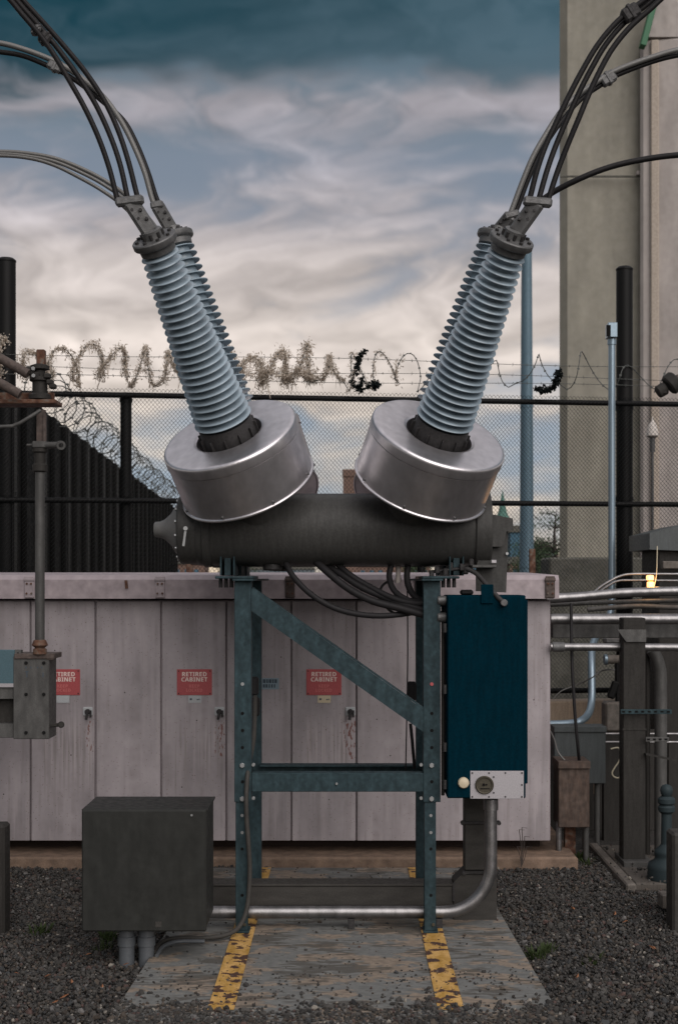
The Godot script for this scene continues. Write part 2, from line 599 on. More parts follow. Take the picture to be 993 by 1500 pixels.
	gl.emission_energy_multiplier = 1.3  # glow stands for sunlight caught by a small reflective piece
	var lf := mat("leaf_green", lin(0.035, 0.05, 0.018), 0.7)
	lf.backlight_enabled = true
	lf.backlight = Color(0.1, 0.14, 0.05)
	mat("leaf_dry", lin(0.30, 0.13, 0.06), 0.8)


# ------------------------------------------------------------------ ground
func stone_mesh(sd: int) -> ArrayMesh:
	var r := RandomNumberGenerator.new()
	r.seed = sd
	var ph := (1.0 + sqrt(5.0)) * 0.5
	var p := []
	for q in [[-1, ph, 0], [1, ph, 0], [-1, -ph, 0], [1, -ph, 0], [0, -1, ph], [0, 1, ph], [0, -1, -ph], [0, 1, -ph], [ph, 0, -1], [ph, 0, 1], [-ph, 0, -1], [-ph, 0, 1]]:
		p.append(Vector3(q[0], q[1] * 0.72, q[2]).normalized() * r.randf_range(0.72, 1.12) * Vector3(1.0, 0.72, 0.85))
	var b := MB.new()
	for f in [[0, 11, 5], [0, 5, 1], [0, 1, 7], [0, 7, 10], [0, 10, 11], [1, 5, 9], [5, 11, 4], [11, 10, 2], [10, 7, 6], [7, 1, 8], [3, 9, 4], [3, 4, 2], [3, 2, 6], [3, 6, 8], [3, 8, 9], [4, 9, 5], [2, 4, 11], [6, 2, 10], [8, 6, 7], [9, 8, 1]]:
		b.poly([p[f[0]], p[f[1]], p[f[2]]], p[f[0]] + p[f[1]] + p[f[2]])
	var m := b.mesh()
	m.surface_set_material(0, M.stone)
	return m


func stone_color(r: RandomNumberGenerator) -> Color:
	var k := r.randf()
	var g := r.randf_range(0.014, 0.064)
	var c := Color(g, g * 0.93, g * 0.83)
	if k < 0.06:
		c = Color(g * 2.1, g * 2.0, g * 1.9)
	elif k < 0.22:
		c = Color(g * 1.25, g * 0.98, g * 0.75)
	elif k < 0.27:
		c = Color(g * 1.4, g * 0.85, g * 0.72)
	elif k < 0.36:
		c = Color(g * 0.7, g * 0.74, g * 0.76)
	elif k < 0.375:
		c = Color(0.22, 0.20, 0.17)
	return c


func build_ground() -> void:
	var g := MB.new()
	g.poly([Vector3(-900, -0.05, 20), Vector3(900, -0.05, 20), Vector3(900, -0.05, -1800), Vector3(-900, -0.05, -1800)], Vector3.UP)
	tag(solo("ground", g, M.soil, Vector3.ZERO), "dark gravelly yard ground", "ground", "", "structure")

	# concrete pad below the breaker and two worn yellow stripes on it
	var pad := MB.new()
	pad.prism(PackedVector2Array([Vector2(-0.865, 5.02), Vector2(0.785, 5.02), Vector2(0.70, 7.86), Vector2(-0.765, 7.86)]), 0.0, 0.2)
	for i in pad.v.size():
		pad.v[i] = Vector3(pad.v[i].x, pad.v[i].z, -pad.v[i].y)
		pad.n[i] = Vector3(pad.n[i].x, pad.n[i].z, -pad.n[i].y)
	for i in pad.v.size():
		pad.uv[i] = Vector2((pad.v[i].x + 0.87) / 1.66, (pad.v[i].z + 7.86) / 2.84)
	var pm := StandardMaterial3D.new()
	pm.resource_name = "pad_concrete"
	pm.albedo_texture = pad_texture()
	pm.roughness = 0.9
	tag(solo("concrete_pad", pad, pm, Vector3(-0.04, -0.2, -6.4)), "stained grey concrete pad under the steel stand", "concrete pad", "", "structure")
	var im := Image.create(128, 1024, false, Image.FORMAT_RGB8)
	var f := FastNoiseLite.new()
	f.seed = 5
	f.frequency = 0.012
	f.fractal_octaves = 5
	var f2 := FastNoiseLite.new()
	f2.seed = 9
	f2.frequency = 0.08
	for y in 1024:
		for x in 128:
			var w := f.get_noise_2d(x * 0.55, y * 2.1) + 0.16 * f2.get_noise_2d(x, y * 2.0) + (0.06 if x < 4 or x > 124 else 0.0)
			var s := f2.get_noise_2d(x * 0.4 + 400, y * 0.8) * 0.10 + f.get_noise_2d(x + 900, y) * 0.18
			var c := Color(0.47 + s, 0.275 + s * 0.7, 0.075 + s * 0.4)
			if w > 0.20:
				c = Color(0.060 + s * 0.12, 0.028 + s * 0.05, 0.018)
			elif w > 0.17:
				c = Color(0.20, 0.11, 0.04)
			if f2.get_noise_2d(x * 1.1 + 90, y * 1.4) > 0.52:
				c = c.lerp(Color(0.10, 0.055, 0.03), 0.8)
			im.set_pixel(x, y, c.linear_to_srgb())
	var tx := ImageTexture.create_from_image(im)
	for sx in [[-0.516, -0.417], [0.336, 0.435]]:
		var s := MB.new()
		s.poly([Vector3(sx[0], 0.004, -5.26), Vector3(sx[1], 0.004, -5.26), Vector3(sx[1], 0.004, -7.85), Vector3(sx[0], 0.004, -7.85)], Vector3.UP)
		for i in 4:
			s.uv[i] = Vector2(0.0 if i == 0 or i == 3 else 1.0, 0.0 if i < 2 else 1.0)
		var m := StandardMaterial3D.new()
		m.albedo_texture = tx
		m.roughness = 0.75
		m.uv1_offset = Vector3(0, 0.0 if sx[0] < 0 else 0.41, 0)
		var o := solo("painted_stripe", s, m, Vector3((sx[0] + sx[1]) * 0.5, 0.004, -6.5))
		tag(o, "worn yellow painted stripe under the stand's legs nearest the %s" % ("junction box" if sx[0] < 0 else "blue cabinet"), "painted stripe", "painted stripes on the pad", "structure")

	# slab that carries the cabinets, and the pad of the steel column
	var sl := MB.new()
	sl.bb(Vector3(-3.6, -0.2, -9.7), Vector3(1.30, 0.03, -8.0), 0.012)
	tag(solo("concrete_slab", sl, M.slab_tan, Vector3(-1.1, -0.2, -8.8)), "brown concrete slab under the row of cabinets", "concrete slab", "", "structure")
	var cp := MB.new()
	cp.bb(Vector3(1.52, -0.2, -8.6), Vector3(3.2, -0.012, -7.52), 0.01)
	tag(solo("column_footing", cp, M.wood_grey, Vector3(2.3, -0.2, -8)), "low dark footing under the steel column", "footing", "", "structure")
	var kb := MB.new()
	kb.bb(Vector3(1.46, -0.2, -8.6), Vector3(1.515, 0.0, -7.44), 0.008)
	tag(solo("kerb", kb, M.beige_box, Vector3(1.48, -0.2, -8)), "narrow brown kerb along the column footing", "kerb", "", "structure")

	# crushed stone: too many to count
	var r := RandomNumberGenerator.new()
	r.seed = 77
	var lots := [[], [], [], []]
	var cols := [[], [], [], []]
	var f3 := FastNoiseLite.new()
	f3.seed = 3
	f3.frequency = 1.4
	var tries := 0
	while tries < 165000:
		tries += 1
		var d := sqrt(r.randf_range(4.55 * 4.55, 8.5 * 8.5))
		var x := r.randf_range(-0.275, 0.285) * d
		if tries > 120000:      # the yard goes on to both sides
			x = r.randf_range(0.27, 0.46) * d * (1.0 if tries % 2 == 0 else -1.0)
		var u := (d - 5.02) / 2.84
		var on_pad := x > lerpf(-0.875, -0.775, u) and x < lerpf(0.795, 0.71, u) and d > 5.0 and d < 7.87
		var y := -0.05
		if on_pad:
			y = 0.0
			var edge := 5.33 + 0.16 * f3.get_noise_2d(x * 1.5, 0.0) + 0.10 * f3.get_noise_2d(x * 6.0, 9.0)
			var keep := 0.92 if d < edge - 0.1 else (0.55 if d < edge else (0.07 if d < edge + 0.5 else 0.012))
			if r.randf() > keep:
				continue
		if d > 8.0 and x < 1.3 and x > -3.6:
			continue
		if x > 1.46 and d > 7.45:
			if r.randf() > 0.03:
				continue
			y = -0.01
		var big := 1.0 if r.randf() > 0.07 else r.randf_range(1.3, 2.2)
		var sz := r.randf_range(0.0045, 0.0100) * big
		if on_pad and d > 5.5:
			sz *= 0.75
		var lift := 0.0 if on_pad else maxf(0.0, f3.get_noise_2d(x * 0.8, d * 0.8)) * 0.03 + r.randf_range(0.0, 0.016)
		var bs := Basis(Vector3(r.randf_range(-1, 1), r.randf_range(-1, 1), r.randf_range(-1, 1)).normalized(), r.randf() * TAU)
		var k := (tries / 2) % 4
		lots[k].append(Transform3D(bs.scaled(Vector3.ONE * sz), Vector3(x, y + lift + sz * 0.35, -d)))
		cols[k].append(stone_color(r))
	for k in 4:
		var mm := MultiMesh.new()
		mm.transform_format = MultiMesh.TRANSFORM_3D
		mm.use_colors = true
		mm.mesh = stone_mesh(100 + k)
		mm.instance_count = lots[k].size()
		for i in lots[k].size():
			mm.set_instance_transform(i, lots[k][i])
			mm.set_instance_color(i, cols[k][i])
		var o := MultiMeshInstance3D.new()
		o.name = numbered("gravel")
		o.multimesh = mm
		add_child(o)
		tag(o, "dark crushed gravel covering the yard", "gravel", "", "stuff")


func pad_texture() -> ImageTexture:
	var W := 512
	var H := 1024
	var a := FastNoiseLite.new()
	a.seed = 71
	a.frequency = 0.006
	a.fractal_octaves = 5
	var b := FastNoiseLite.new()
	b.seed = 72
	b.frequency = 0.05
	b.fractal_octaves = 4
	var im := Image.create(W, H, false, Image.FORMAT_RGB8)
	for y in H:
		for x in W:
			var n1 := a.get_noise_2d(x, y * 1.6)
			var n2 := a.get_noise_2d(x * 1.4 + 800.0, y * 2.4 + 300.0)
			var f := b.get_noise_2d(x, y * 1.3)
			var c := Color(0.150, 0.152, 0.144) * (1.0 + 0.3 * f + 0.25 * n1)
			# bare tan concrete where the grey coat has gone
			var k := n2 + 0.35 * f
			if k > 0.04:
				c = c.lerp(Color(0.225, 0.175, 0.13) * (1.0 + 0.5 * f), clampf((k - 0.04) * 6.0, 0.0, 0.85))
			# trodden dirt
			k = n1 * 0.8 + 0.5 * b.get_noise_2d(x * 0.5 + 500.0, y * 1.6)
			if k > 0.05:
				c = c.lerp(Color(0.06, 0.053, 0.043), clampf((k - 0.05) * 3.5, 0.0, 0.8))
			if f > 0.45:
				c = c.lerp(Color(0.04, 0.036, 0.03), 0.7)
			im.set_pixel(x, y, c.linear_to_srgb())
	return ImageTexture.create_from_image(im)


# ------------------------------------------------------------------ far background
func build_background() -> void:
	# bridge pier: a broad dull shaft and one coloured paler as if better lit
	var p := thing("bridge_pier", "tall dull grey-green concrete pier behind the fence", "bridge pier", Vector3(4.5, -0.05, -27))
	var b := MB.new()
	var turn := Basis(Vector3.UP, deg_to_rad(-10.5))
	b.box(Vector3(3.73, 15.95, -25) + turn * Vector3(1.1, 0, -2.5), Vector3(2.2, 32, 5), 0.14, turn)
	part(p, "shaft", b, M.pier_concrete)
	b = MB.new()
	b.bar(at(820, 258.5, 24.9), at(940, 258.5, 24.6), 0.026, 0.04)
	part(p, "ledge_pipe", b, M.wall_dark)
	b = MB.new()
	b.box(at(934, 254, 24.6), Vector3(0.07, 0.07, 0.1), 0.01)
	part(p, "junction", b, M.pier_lit_tone)
	var q := thing("bridge_pier", "concrete pier with light painted into its pale pink colour, a tan pilaster and green steel bearing", "bridge pier", Vector3(6.4, -0.05, -25))
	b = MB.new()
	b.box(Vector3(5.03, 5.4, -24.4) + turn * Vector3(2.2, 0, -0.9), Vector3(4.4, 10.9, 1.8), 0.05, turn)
	part(q, "shaft", b, M.pier_lit_tone)
	b = MB.new()
	b.box(Vector3(5.03, 5.4, -24.4) + turn * Vector3(0.24, 0, 0.04), Vector3(0.14, 10.8, 0.08), 0.02, turn)
	part(q, "pilaster", b, M.pier_tan)
	b = MB.new()
	b.prism(PackedVector2Array([Vector2(5.08, 10.852), Vector2(5.7, 12.4), Vector2(9.4, 13.6), Vector2(9.4, 10.852)]), -24.3, 1.6)
	part(q, "capital", b, M.pier_lit_tone)
	b = MB.new()
	b.bar(Vector3(5.0, 10.6, -24.1), Vector3(5.55, 12.7, -24.1), 0.10, 0.2, Vector3(0, 0, 1), 0.01)
	part(q, "bearing_flange", b, M.green_steel)

	# dull low wall in front of the piers
	b = MB.new()
	b.bb(Vector3(1.93, -0.05, -14.2), Vector3(6.5, 1.80, -13.6), 0.02)
	tag(solo("boundary_wall", b, M.wall_dark, Vector3(4, -0.05, -13.9)), "dark olive rendered wall at the foot of the pier", "wall")

	# lighting mast
	var mast := thing("lighting_mast", "tall tapered blue-grey steel mast beside the pier", "mast", Vector3(5.05, -0.05, -40))
	b = MB.new()
	b.lathe([Vector2(0.215, -0.05), Vector2(0.145, 11.0), Vector2(0.0, 11.05)], Transform3D(Basis.IDENTITY, Vector3(5.05, 0, -40)), 20)
	part(mast, "shaft", b, M.pole_blue)
	b = MB.new()
	b.cyl(Vector3(5.05, -0.05, -40), Vector3(5.05, 0.02, -40), 0.4, 16)
	part(mast, "base_plate", b, M.pole_blue)
	for h in [1.9, 6.4]:
		b = MB.new()
		b.cyl(Vector3(5.05, h, -40), Vector3(5.05, h + 0.08, -40), 0.216 - 0.0064 * h + 0.012, 20)
		part(mast, "joint_band", b, M.pole_blue)

	# far brick stack, spire and low town
	var st := thing("brick_chimney", "far reddish brick chimney stack beyond the fence", "chimney", Vector3(0.8, -0.05, -300))
	b = MB.new()
	b.bb(Vector3(-0.8, -0.05, -303), Vector3(2.5, 22.9, -300))
	part(st, "shaft", b, M.brick_far)
	b = MB.new()
	b.bb(Vector3(-0.95, 22.9, -303.2), Vector3(2.65, 24.6, -299.8), 0.2)
	part(st, "cap", b, M.brick_far)
	var ch := thing("church", "far church tower with a thin dark green spire", "church", Vector3(32.9, -0.05, -300))
	b = MB.new()
	b.bb(Vector3(31.3, -0.05, -302), Vector3(34.4, 13.2, -299))
	part(ch, "tower", b, M.far_grey)
	b = MB.new()
	b.lathe([Vector2(1.9, 13.2), Vector2(0.9, 15.6), Vector2(0.0, 20.4)], Transform3D(Basis.IDENTITY, Vector3(32.85, 0, -300.5)), 8, 10.0)
	part(ch, "spire", b, M.copper_green)
	b = MB.new()
	b.bb(Vector3(22, -0.05, -314), Vector3(32, 6.5, -300.4))
	part(ch, "nave", b, M.far_grey)
	for i in 3:
		b = MB.new()
		b.bb(Vector3(24 + i * 2.6, 2, -300.38), Vector3(25 + i * 2.6, 5, -300.3))
		part(ch, "window", b, M.far_blue)
	var town := [[24.1, 26.3, 8.4, 210, "far_blue", "dark blue"], [28.4, 37.0, 6.2, 250, "far_grey", "pale grey"], [-31.0, -24.0, 4.0, 240, "brick_far", "brown brick"], [-20.0, -6.0, 3.2, 260, "far_grey", "long pale grey"], [2.0, 15.0, 3.8, 255, "brick_far", "long brown brick"], [17.0, 20.0, 4.2, 230, "far_blue", "small blue"], [22.4, 30.6, 3.6, 196, "brick_far", "low brown brick"]]
	for w in town:
		var h := thing("town_building", "far %s building low on the skyline" % w[5], "building", Vector3((w[0] + w[1]) * 0.5, -0.05, -w[3]), "far town buildings")
		b = MB.new()
		b.bb(Vector3(w[0], -0.05, -w[3] - 8), Vector3(w[1], w[2], -w[3]))
		part(h, "wall", b, M[w[4]])
		b = MB.new()
		b.prism(PackedVector2Array([Vector2(w[0] - 0.3, w[2]), Vector2(w[1] + 0.3, w[2]), Vector2(w[1] - 0.6, w[2] + 1.0), Vector2(w[0] + 0.6, w[2] + 1.0)]), -w[3] + 0.3, 8.6)
		part(h, "roof", b, M.wall_dark)
		var nw := int((w[1] - w[0]) / 1.6)
		for i in nw:
			b = MB.new()
			var wx: float = w[0] + 0.5 + i * 1.6
			b.bb(Vector3(wx, w[2] * 0.5, -w[3] - 0.02), Vector3(wx + 0.7, w[2] * 0.5 + 1.1, -w[3] + 0.06))
			part(h, "window", b, M.far_blue)
	# trees beyond the fence
	for t in [[8.5, -58, 4.4, 1.3, 0.35, "thin-leaved tree beside the blue mast"], [14.6, -110, 4.3, 2.2, 1.0, "bushy green tree beyond the mast"], [-9.5, -120, 3.6, 2.0, 1.0, "bushy green tree beyond the tank's nose cone"], [6.2, -130, 3.2, 1.9, 1.0, "low bushy green tree seen under the tank"], [19.5, -150, 4.2, 2.2, 1.0, "round green tree near the far spire"]]:
		far_tree(t[0], t[1], t[2], t[3], t[4], t[5])

	# rusty marker posts behind the cabinets
	for px in [[278.0, 818.0, 10.1], [779.0, 804.0, 10.6]]:
		b = MB.new()
		var top := at(px[0], px[1], px[2])
		b.bb(Vector3(top.x - 0.022, -0.05, top.z - 0.02), Vector3(top.x + 0.022, top.y, top.z + 0.02), 0.004)
		tag(solo("marker_post", b, M.rust_steel, Vector3(top.x, -0.05, top.z)), "thin rusty red post behind the cabinets at the tank's %s end" % ("coned" if px[0] < 500 else "crank"), "post", "rusty posts behind the cabinets")


func far_tree(x: float, z: float, h: float, rad: float, dense: float, label: String) -> void:
	var t := thing("tree", label, "tree", Vector3(x, -0.05, z), "trees beyond the fence")
	var r := RandomNumberGenerator.new()
	r.seed = int(absf(x * 31 + z * 7))
	var tr := MB.new()
	tr.tube(spline([Vector3(x, -0.05, z), Vector3(x + 0.06, h * 0.4, z), Vector3(x - 0.05, h * 0.75, z), Vector3(x + 0.05, h, z)], 4), 0.035 * h, 7, 0.012)
	var cr := MB.new()
	for i in 20:
		var y0 := h * r.randf_range(0.35, 0.95)
		var a := r.randf() * TAU
		var l := rad * r.randf_range(0.6, 1.1) * (1.15 - y0 / h * 0.5)
		var p0 := Vector3(x, y0, z)
		var p1 := p0 + Vector3(cos(a) * l, l * r.randf_range(-0.05, 0.35), sin(a) * l)
		var path := spline([p0, p0.lerp(p1, 0.5) + Vector3(0, 0.12 * l, 0), p1], 4)
		tr.tube(path, 0.008 * h, 5, 0.004)
		for k in int(110 * dense + 25):
			var q: Vector3 = path[r.randi_range(3, path.size() - 1)] + Vector3(r.randfn(0, 0.26), r.randfn(0, 0.2), r.randfn(0, 0.26)) * rad * 0.55
			var s := r.randf_range(0.03, 0.075) * rad * 0.7
			var u := Vector3(r.randf_range(-1, 1), r.randf_range(-1, 1), r.randf_range(-1, 1)).normalized()
			var w := u.cross(Vector3(r.randf_range(-1, 1), r.randf_range(-1, 1), r.randf_range(-1, 1))).normalized()
			cr.poly([q - u * s, q + w * s * 0.6, q + u * s, q - w * s * 0.6], Vector3.UP)
	part(t, "trunk", tr, M.bark)
	part(t, "crown", cr, M.foliage)


# ------------------------------------------------------------------ fence
func fence_z(x: float) -> float:
	return -(10.3 + (x + 2.51) * 0.132)


func fp(x: float, y: float, out := 0.0) -> Vector3:
	return Vector3(x, y, fence_z(x) + out)


func at_fence(px: float, py: float, out := 0.0) -> Vector3:   # a point of the photograph on the plane of the fence
	var k := (px - 508.0) / F
	var d := (10.3 + 2.51 * 0.132) / (1.0 - 0.132 * k)
	return at(px, py, d - out)


func build_fence() -> void:
	var L := -4.4
	var R := 4.8
	var top := 2.965
	var b := MB.new()
	b.bar(fp(L, 0.30, -0.12), fp(R, 0.30, -0.12), 0.72, 0.22, Vector3(0, 0, 1), 0.01)
	tag(solo("knee_wall", b, M.knee_wall, Vector3(0, -0.05, -10.7)), "low tan concrete wall below the chain-link fence", "wall")

	var fe := thing("chain_link_fence", "black chain-link fence with rails behind the cabinets", "fence", Vector3(0, 0.66, -10.7))
	for y in [0.74, 2.17, top - 0.02]:
		b = MB.new()
		b.tube([fp(L, y, -0.03), fp(R, y, -0.03)], 0.021, 10)
		part(fe, "rail", b, M.black_paint)
	# round posts
	for px in [[10.0, 3.93, 0.068], [185.0, 2.96, 0.042], [617.0, 2.98, 0.032], [914.0, 4.0, 0.064]]:
		var p := at_fence(px[0], 600.0, -0.10)
		b = MB.new()
		var pr: float = px[2]
		b.lathe([Vector2(pr, -0.05), Vector2(pr, px[1] - 0.02), Vector2(pr + 0.003, px[1] - 0.015), Vector2(pr + 0.003, px[1] - 0.004), Vector2(pr * 0.75, px[1] + 0.012), Vector2(0, px[1] + 0.016)], Transform3D(Basis.IDENTITY, Vector3(p.x, 0, p.z)), 24, 30)
		var post := part(fe, "post", b, M.black_paint)
		b = MB.new()
		for y in [0.9, 2.2, 2.9]:
			b = MB.new()
			b.lathe([Vector2(pr, y), Vector2(pr + 0.006, y), Vector2(pr + 0.006, y + 0.03), Vector2(pr, y + 0.03)], Transform3D(Basis.IDENTITY, Vector3(p.x, 0, p.z)), 20)
			part(post, "tension_band", b, M.black_paint)
	# woven mesh: zigzag wires hooked into each other
	b = MB.new()
	var pitch := 0.0148
	var step := 0.0165
	var r := 0.0018
	var picket := 0
	var x := -3.3
	var rows := int((top + 0.03 - 0.68) / step)
	while x < 3.7:
		var base := b.v.size()
		for i in rows + 1:
			var side := (i + picket) % 2
			var p := fp(x + (pitch * 1.06 if side == 1 else -pitch * 0.06), 0.68 + i * step, 0.0018 if side == 0 else -0.0018)
			for k in 3:
				var a := TAU * k / 3.0 + 0.5
				var o := Vector3(cos(a) * 0.8, sin(a) * 0.8, sin(a + 1.0))
				b.v.append(p + o * r)
				b.n.append(o.normalized())
				b.uv.append(Vector2.ZERO)
			if i > 0:
				var q := base + (i - 1) * 3
				for k in 3:
					var k2 := (k + 1) % 3
					b.ix.append_array([q + k, q + 3 + k, q + k2, q + k2, q + 3 + k, q + 3 + k2])
		x += pitch
		picket += 1
	part(fe, "woven_wire", b, M.fence_wire).set_meta("kind", "stuff")

	# three strands of barbed wire
	for y in [3.075, 3.135, 3.235]:
		b = MB.new()
		var pts := []
		for i in 47:
			var xx := L + i * 0.2
			pts.append(fp(xx, y + 0.012 * sin(xx * 1.7 + y * 20.0), -0.02))
		b.tube(pts, 0.0022, 5)
		var i2 := 0
		var xx2 := -2.7
		while xx2 < 3.0:
			var c := fp(xx2, y + 0.012 * sin(xx2 * 1.7 + y * 20.0), -0.02)
			for k in 2:
				var a := rng.randf() * TAU
				var dv := Vector3(0.25, cos(a), sin(a)).normalized() * 0.014
				b.tube([c - dv, c + dv], 0.0012, 4)
			xx2 += 0.11
		tag(solo("barbed_wire", b, M.razor_wire, fp(0, y)), "taut barbed wire strand above the chain-link fence, %s of three" % ("lowest" if y < 3.1 else ("middle" if y < 3.2 else "topmost")), "barbed wire", "barbed wire strands")

	# coil of razor wire along the top
	var pts2 := []
	var xc := -2.75
	while xc < 2.75:
		pts2.append(xc)
		xc += 0.195 if xc < 0.45 else 0.36
	var coil := []
	for i in pts2.size() - 1:
		var x0: float = pts2[i]
		var x1: float = pts2[i + 1]
		var hgt := 0.118 + 0.03 * sin(i * 2.3)
		for k in 16:
			var a := TAU * k / 16.0
			coil.append(fp(lerpf(x0, x1, k / 16.0) + 0.035 * sin(a + i), 3.17 - hgt * cos(a) + 0.03 * sin(i * 1.7), 0.10 * sin(a)))
	b = MB.new()
	b.tube(coil, 0.0036, 5)
	for i in coil.size():
		if i % 2 == 0 and i > 0:
			var tdir: Vector3 = (coil[i] - coil[i - 1]).normalized()
			b.bar(coil[i] - tdir.cross(Vector3(0, 0, 1)) * 0.009, coil[i] + tdir.cross(Vector3(0, 0, 1)) * 0.009, 0.012, 0.001)
	tag(solo("razor_wire", b, M.razor_wire, fp(0, 3.0)), "looping coil of razor wire on top of the chain-link fence", "razor wire")

	# tattered plastic and straw wound through the left half of the coil: one tangle
	var r2 := RandomNumberGenerator.new()
	r2.seed = 8
	var db := MB.new()
	for i in coil.size() - 1:
		var cx: float = coil[i].x
		if cx > 0.42:
			break
		var amount := 52 if cx < -0.05 else 12
		var mass := cx > -0.80 and cx < -0.22
		if mass:
			amount = 110
		var fat := 0.0135 + 0.006 * sin(i * 0.9) + (0.006 if mass else 0.0)
		for j in amount:
			var q: Vector3 = coil[i].lerp(coil[i + 1], r2.randf()) + Vector3(r2.randfn(0, fat), r2.randfn(0, fat), r2.randfn(0, fat))
			if mass and r2.randf() < 0.4:
				q = Vector3(q.x, 3.085 + absf(r2.randfn(0, 0.04)), q.z)
			var l := r2.randf_range(0.008, 0.034)
			var dv: Vector3 = ((coil[i + 1] - coil[i]).normalized() + Vector3(r2.randf_range(-1, 1), r2.randf_range(-1.3, 0.7), r2.randf_range(-1, 1)) * 0.9).normalized() * l
			if r2.randf() < 0.015:
				dv = Vector3(r2.randf_range(-0.3, 0.3), -1, 0).normalized() * r2.randf_range(0.05, 0.12)
			var bend := Vector3(r2.randf_range(-1, 1), r2.randf_range(-1, 1), r2.randf_range(-1, 1)) * 0.006
			var w := dv.cross(Vector3(r2.randf_range(-1, 1), r2.randf_range(-1, 1), r2.randf_range(-1, 1))).normalized() * r2.randf_range(0.0014, 0.0060)
			var m0 := q + dv * 0.5 + bend
			db.poly([q - w * 0.5, q + w * 0.5, m0 + w, m0 - w], Vector3(0, 0, 1))
			db.poly([m0 - w, m0 + w, q + dv + w * 0.2, q + dv - w * 0.2], Vector3(0, 0, 1))
	tag(solo("plastic_tatters", db, M.debris, fp(-1.0, 3.1)), "tattered beige plastic and straw tangled in the razor wire", "plastic shreds", "", "stuff")

	for rg in [[[[534, 514], [527, 522], [524, 534], [520, 545], [516, 560], [524, 568], [530, 556], [527, 572], [540, 566], [552, 562], [548, 568]], "black rag hanging on the razor wire between the two bushings"], [[[786, 570], [800, 572], [815, 560], [818, 545], [812, 568]], "torn black rag on the razor wire beside the pier"]]:
		db = MB.new()
		var path := []
		for q in rg[0]:
			path.append(at_fence(q[0], q[1], 0.05))
		var sp := spline(path, 8)
		for j in 520:
			var q: Vector3 = sp[r2.randi_range(0, sp.size() - 1)] + Vector3(r2.randfn(0, 0.012), r2.randfn(0, 0.012), r2.randfn(0, 0.015))
			var u := Vector3(r2.randf_range(-1, 1), r2.randf_range(-1, 1), r2.randf_range(-1, 1)).normalized() * r2.randf_range(0.006, 0.020)
			var w := u.cross(Vector3(r2.randf_range(-1, 1), r2.randf_range(-1, 1), r2.randf_range(-1, 1))).normalized() * r2.randf_range(0.005, 0.016)
			db.poly([q - u, q + w, q + u, q - w], Vector3(0, 0, 1))
		db.tube(sp, 0.006, 6)
		tag(solo("black_rag", db, M.black_rag, sp[0]), rg[1], "rag", "black rags on the razor wire")

	# black screened fence that runs away from the yard, sheet by sheet
	var sf := thing("screened_fence", "solid black sheet fence running away behind the yard", "fence", Vector3(-2.9, -0.05, -20))
	var a0 := Vector3(-2.44, 0, -10.4)
	var a1 := Vector3(-3.40, 0, -28.4)
	var cnt := 13
	for i in cnt:
		var u0 := a0.lerp(a1, float(i) / cnt)
		var u1 := a0.lerp(a1, (i + 0.95) / cnt)
		b = MB.new()
		var hh := 3.0 + rng.randf_range(-0.015, 0.015)
		b.bar(u0 + Vector3(0.0, hh * 0.5 - 0.02, 0), u1 + Vector3(0.0, hh * 0.5 - 0.02, 0), hh, 0.03, Vector3(1, 0, 0), 0.006)
		for j in 2:
			var w0 := u0.lerp(u1, (j + 0.5) / 2.0) + Vector3(0.02, 0, 0)
			b.bb(Vector3(w0.x - 0.01, 0.0, w0.z - 0.05), Vector3(w0.x + 0.035, hh - 0.03, w0.z + 0.05), 0.012)
		part(sf, "sheet_panel", b, M.screen_black if (i * 7) % 5 < 3 else M.screen_dust)
		b = MB.new()
		var rp := u0 + Vector3(0.03, 0, 0)
		b.bb(Vector3(rp.x - 0.028, -0.05, rp.z - 0.05), Vector3(rp.x - 0.008, hh - 0.02, rp.z + 0.05), 0.004)
		part(sf, "post", b, M.black_paint)
	var hel := []
	var turns := 44
	for i in turns * 14:
		var s := 0.07 + 0.93 * float(i) / (turns * 14)
		var c := a0.lerp(a1, s) + Vector3(0.04, 3.13, 0)
		var a := TAU * i / 14.0
		var rr := 0.17 + 0.02 * sin(i * 0.37)
		hel.append(c + Vector3(cos(a) * rr, sin(a) * rr, 0.12 * sin(a * 0.5)))
	b = MB.new()
	b.tube(hel, 0.005, 4)
	for i in hel.size():
		if i % 2 == 0:
			b.box(hel[i], Vector3(0.03, 0.012, 0.03))
	tag(solo("razor_wire", b, M.razor_wire, Vector3(-2.9, 3.0, -20)), "wide coil of razor wire along the top of the black sheet fence", "razor wire")


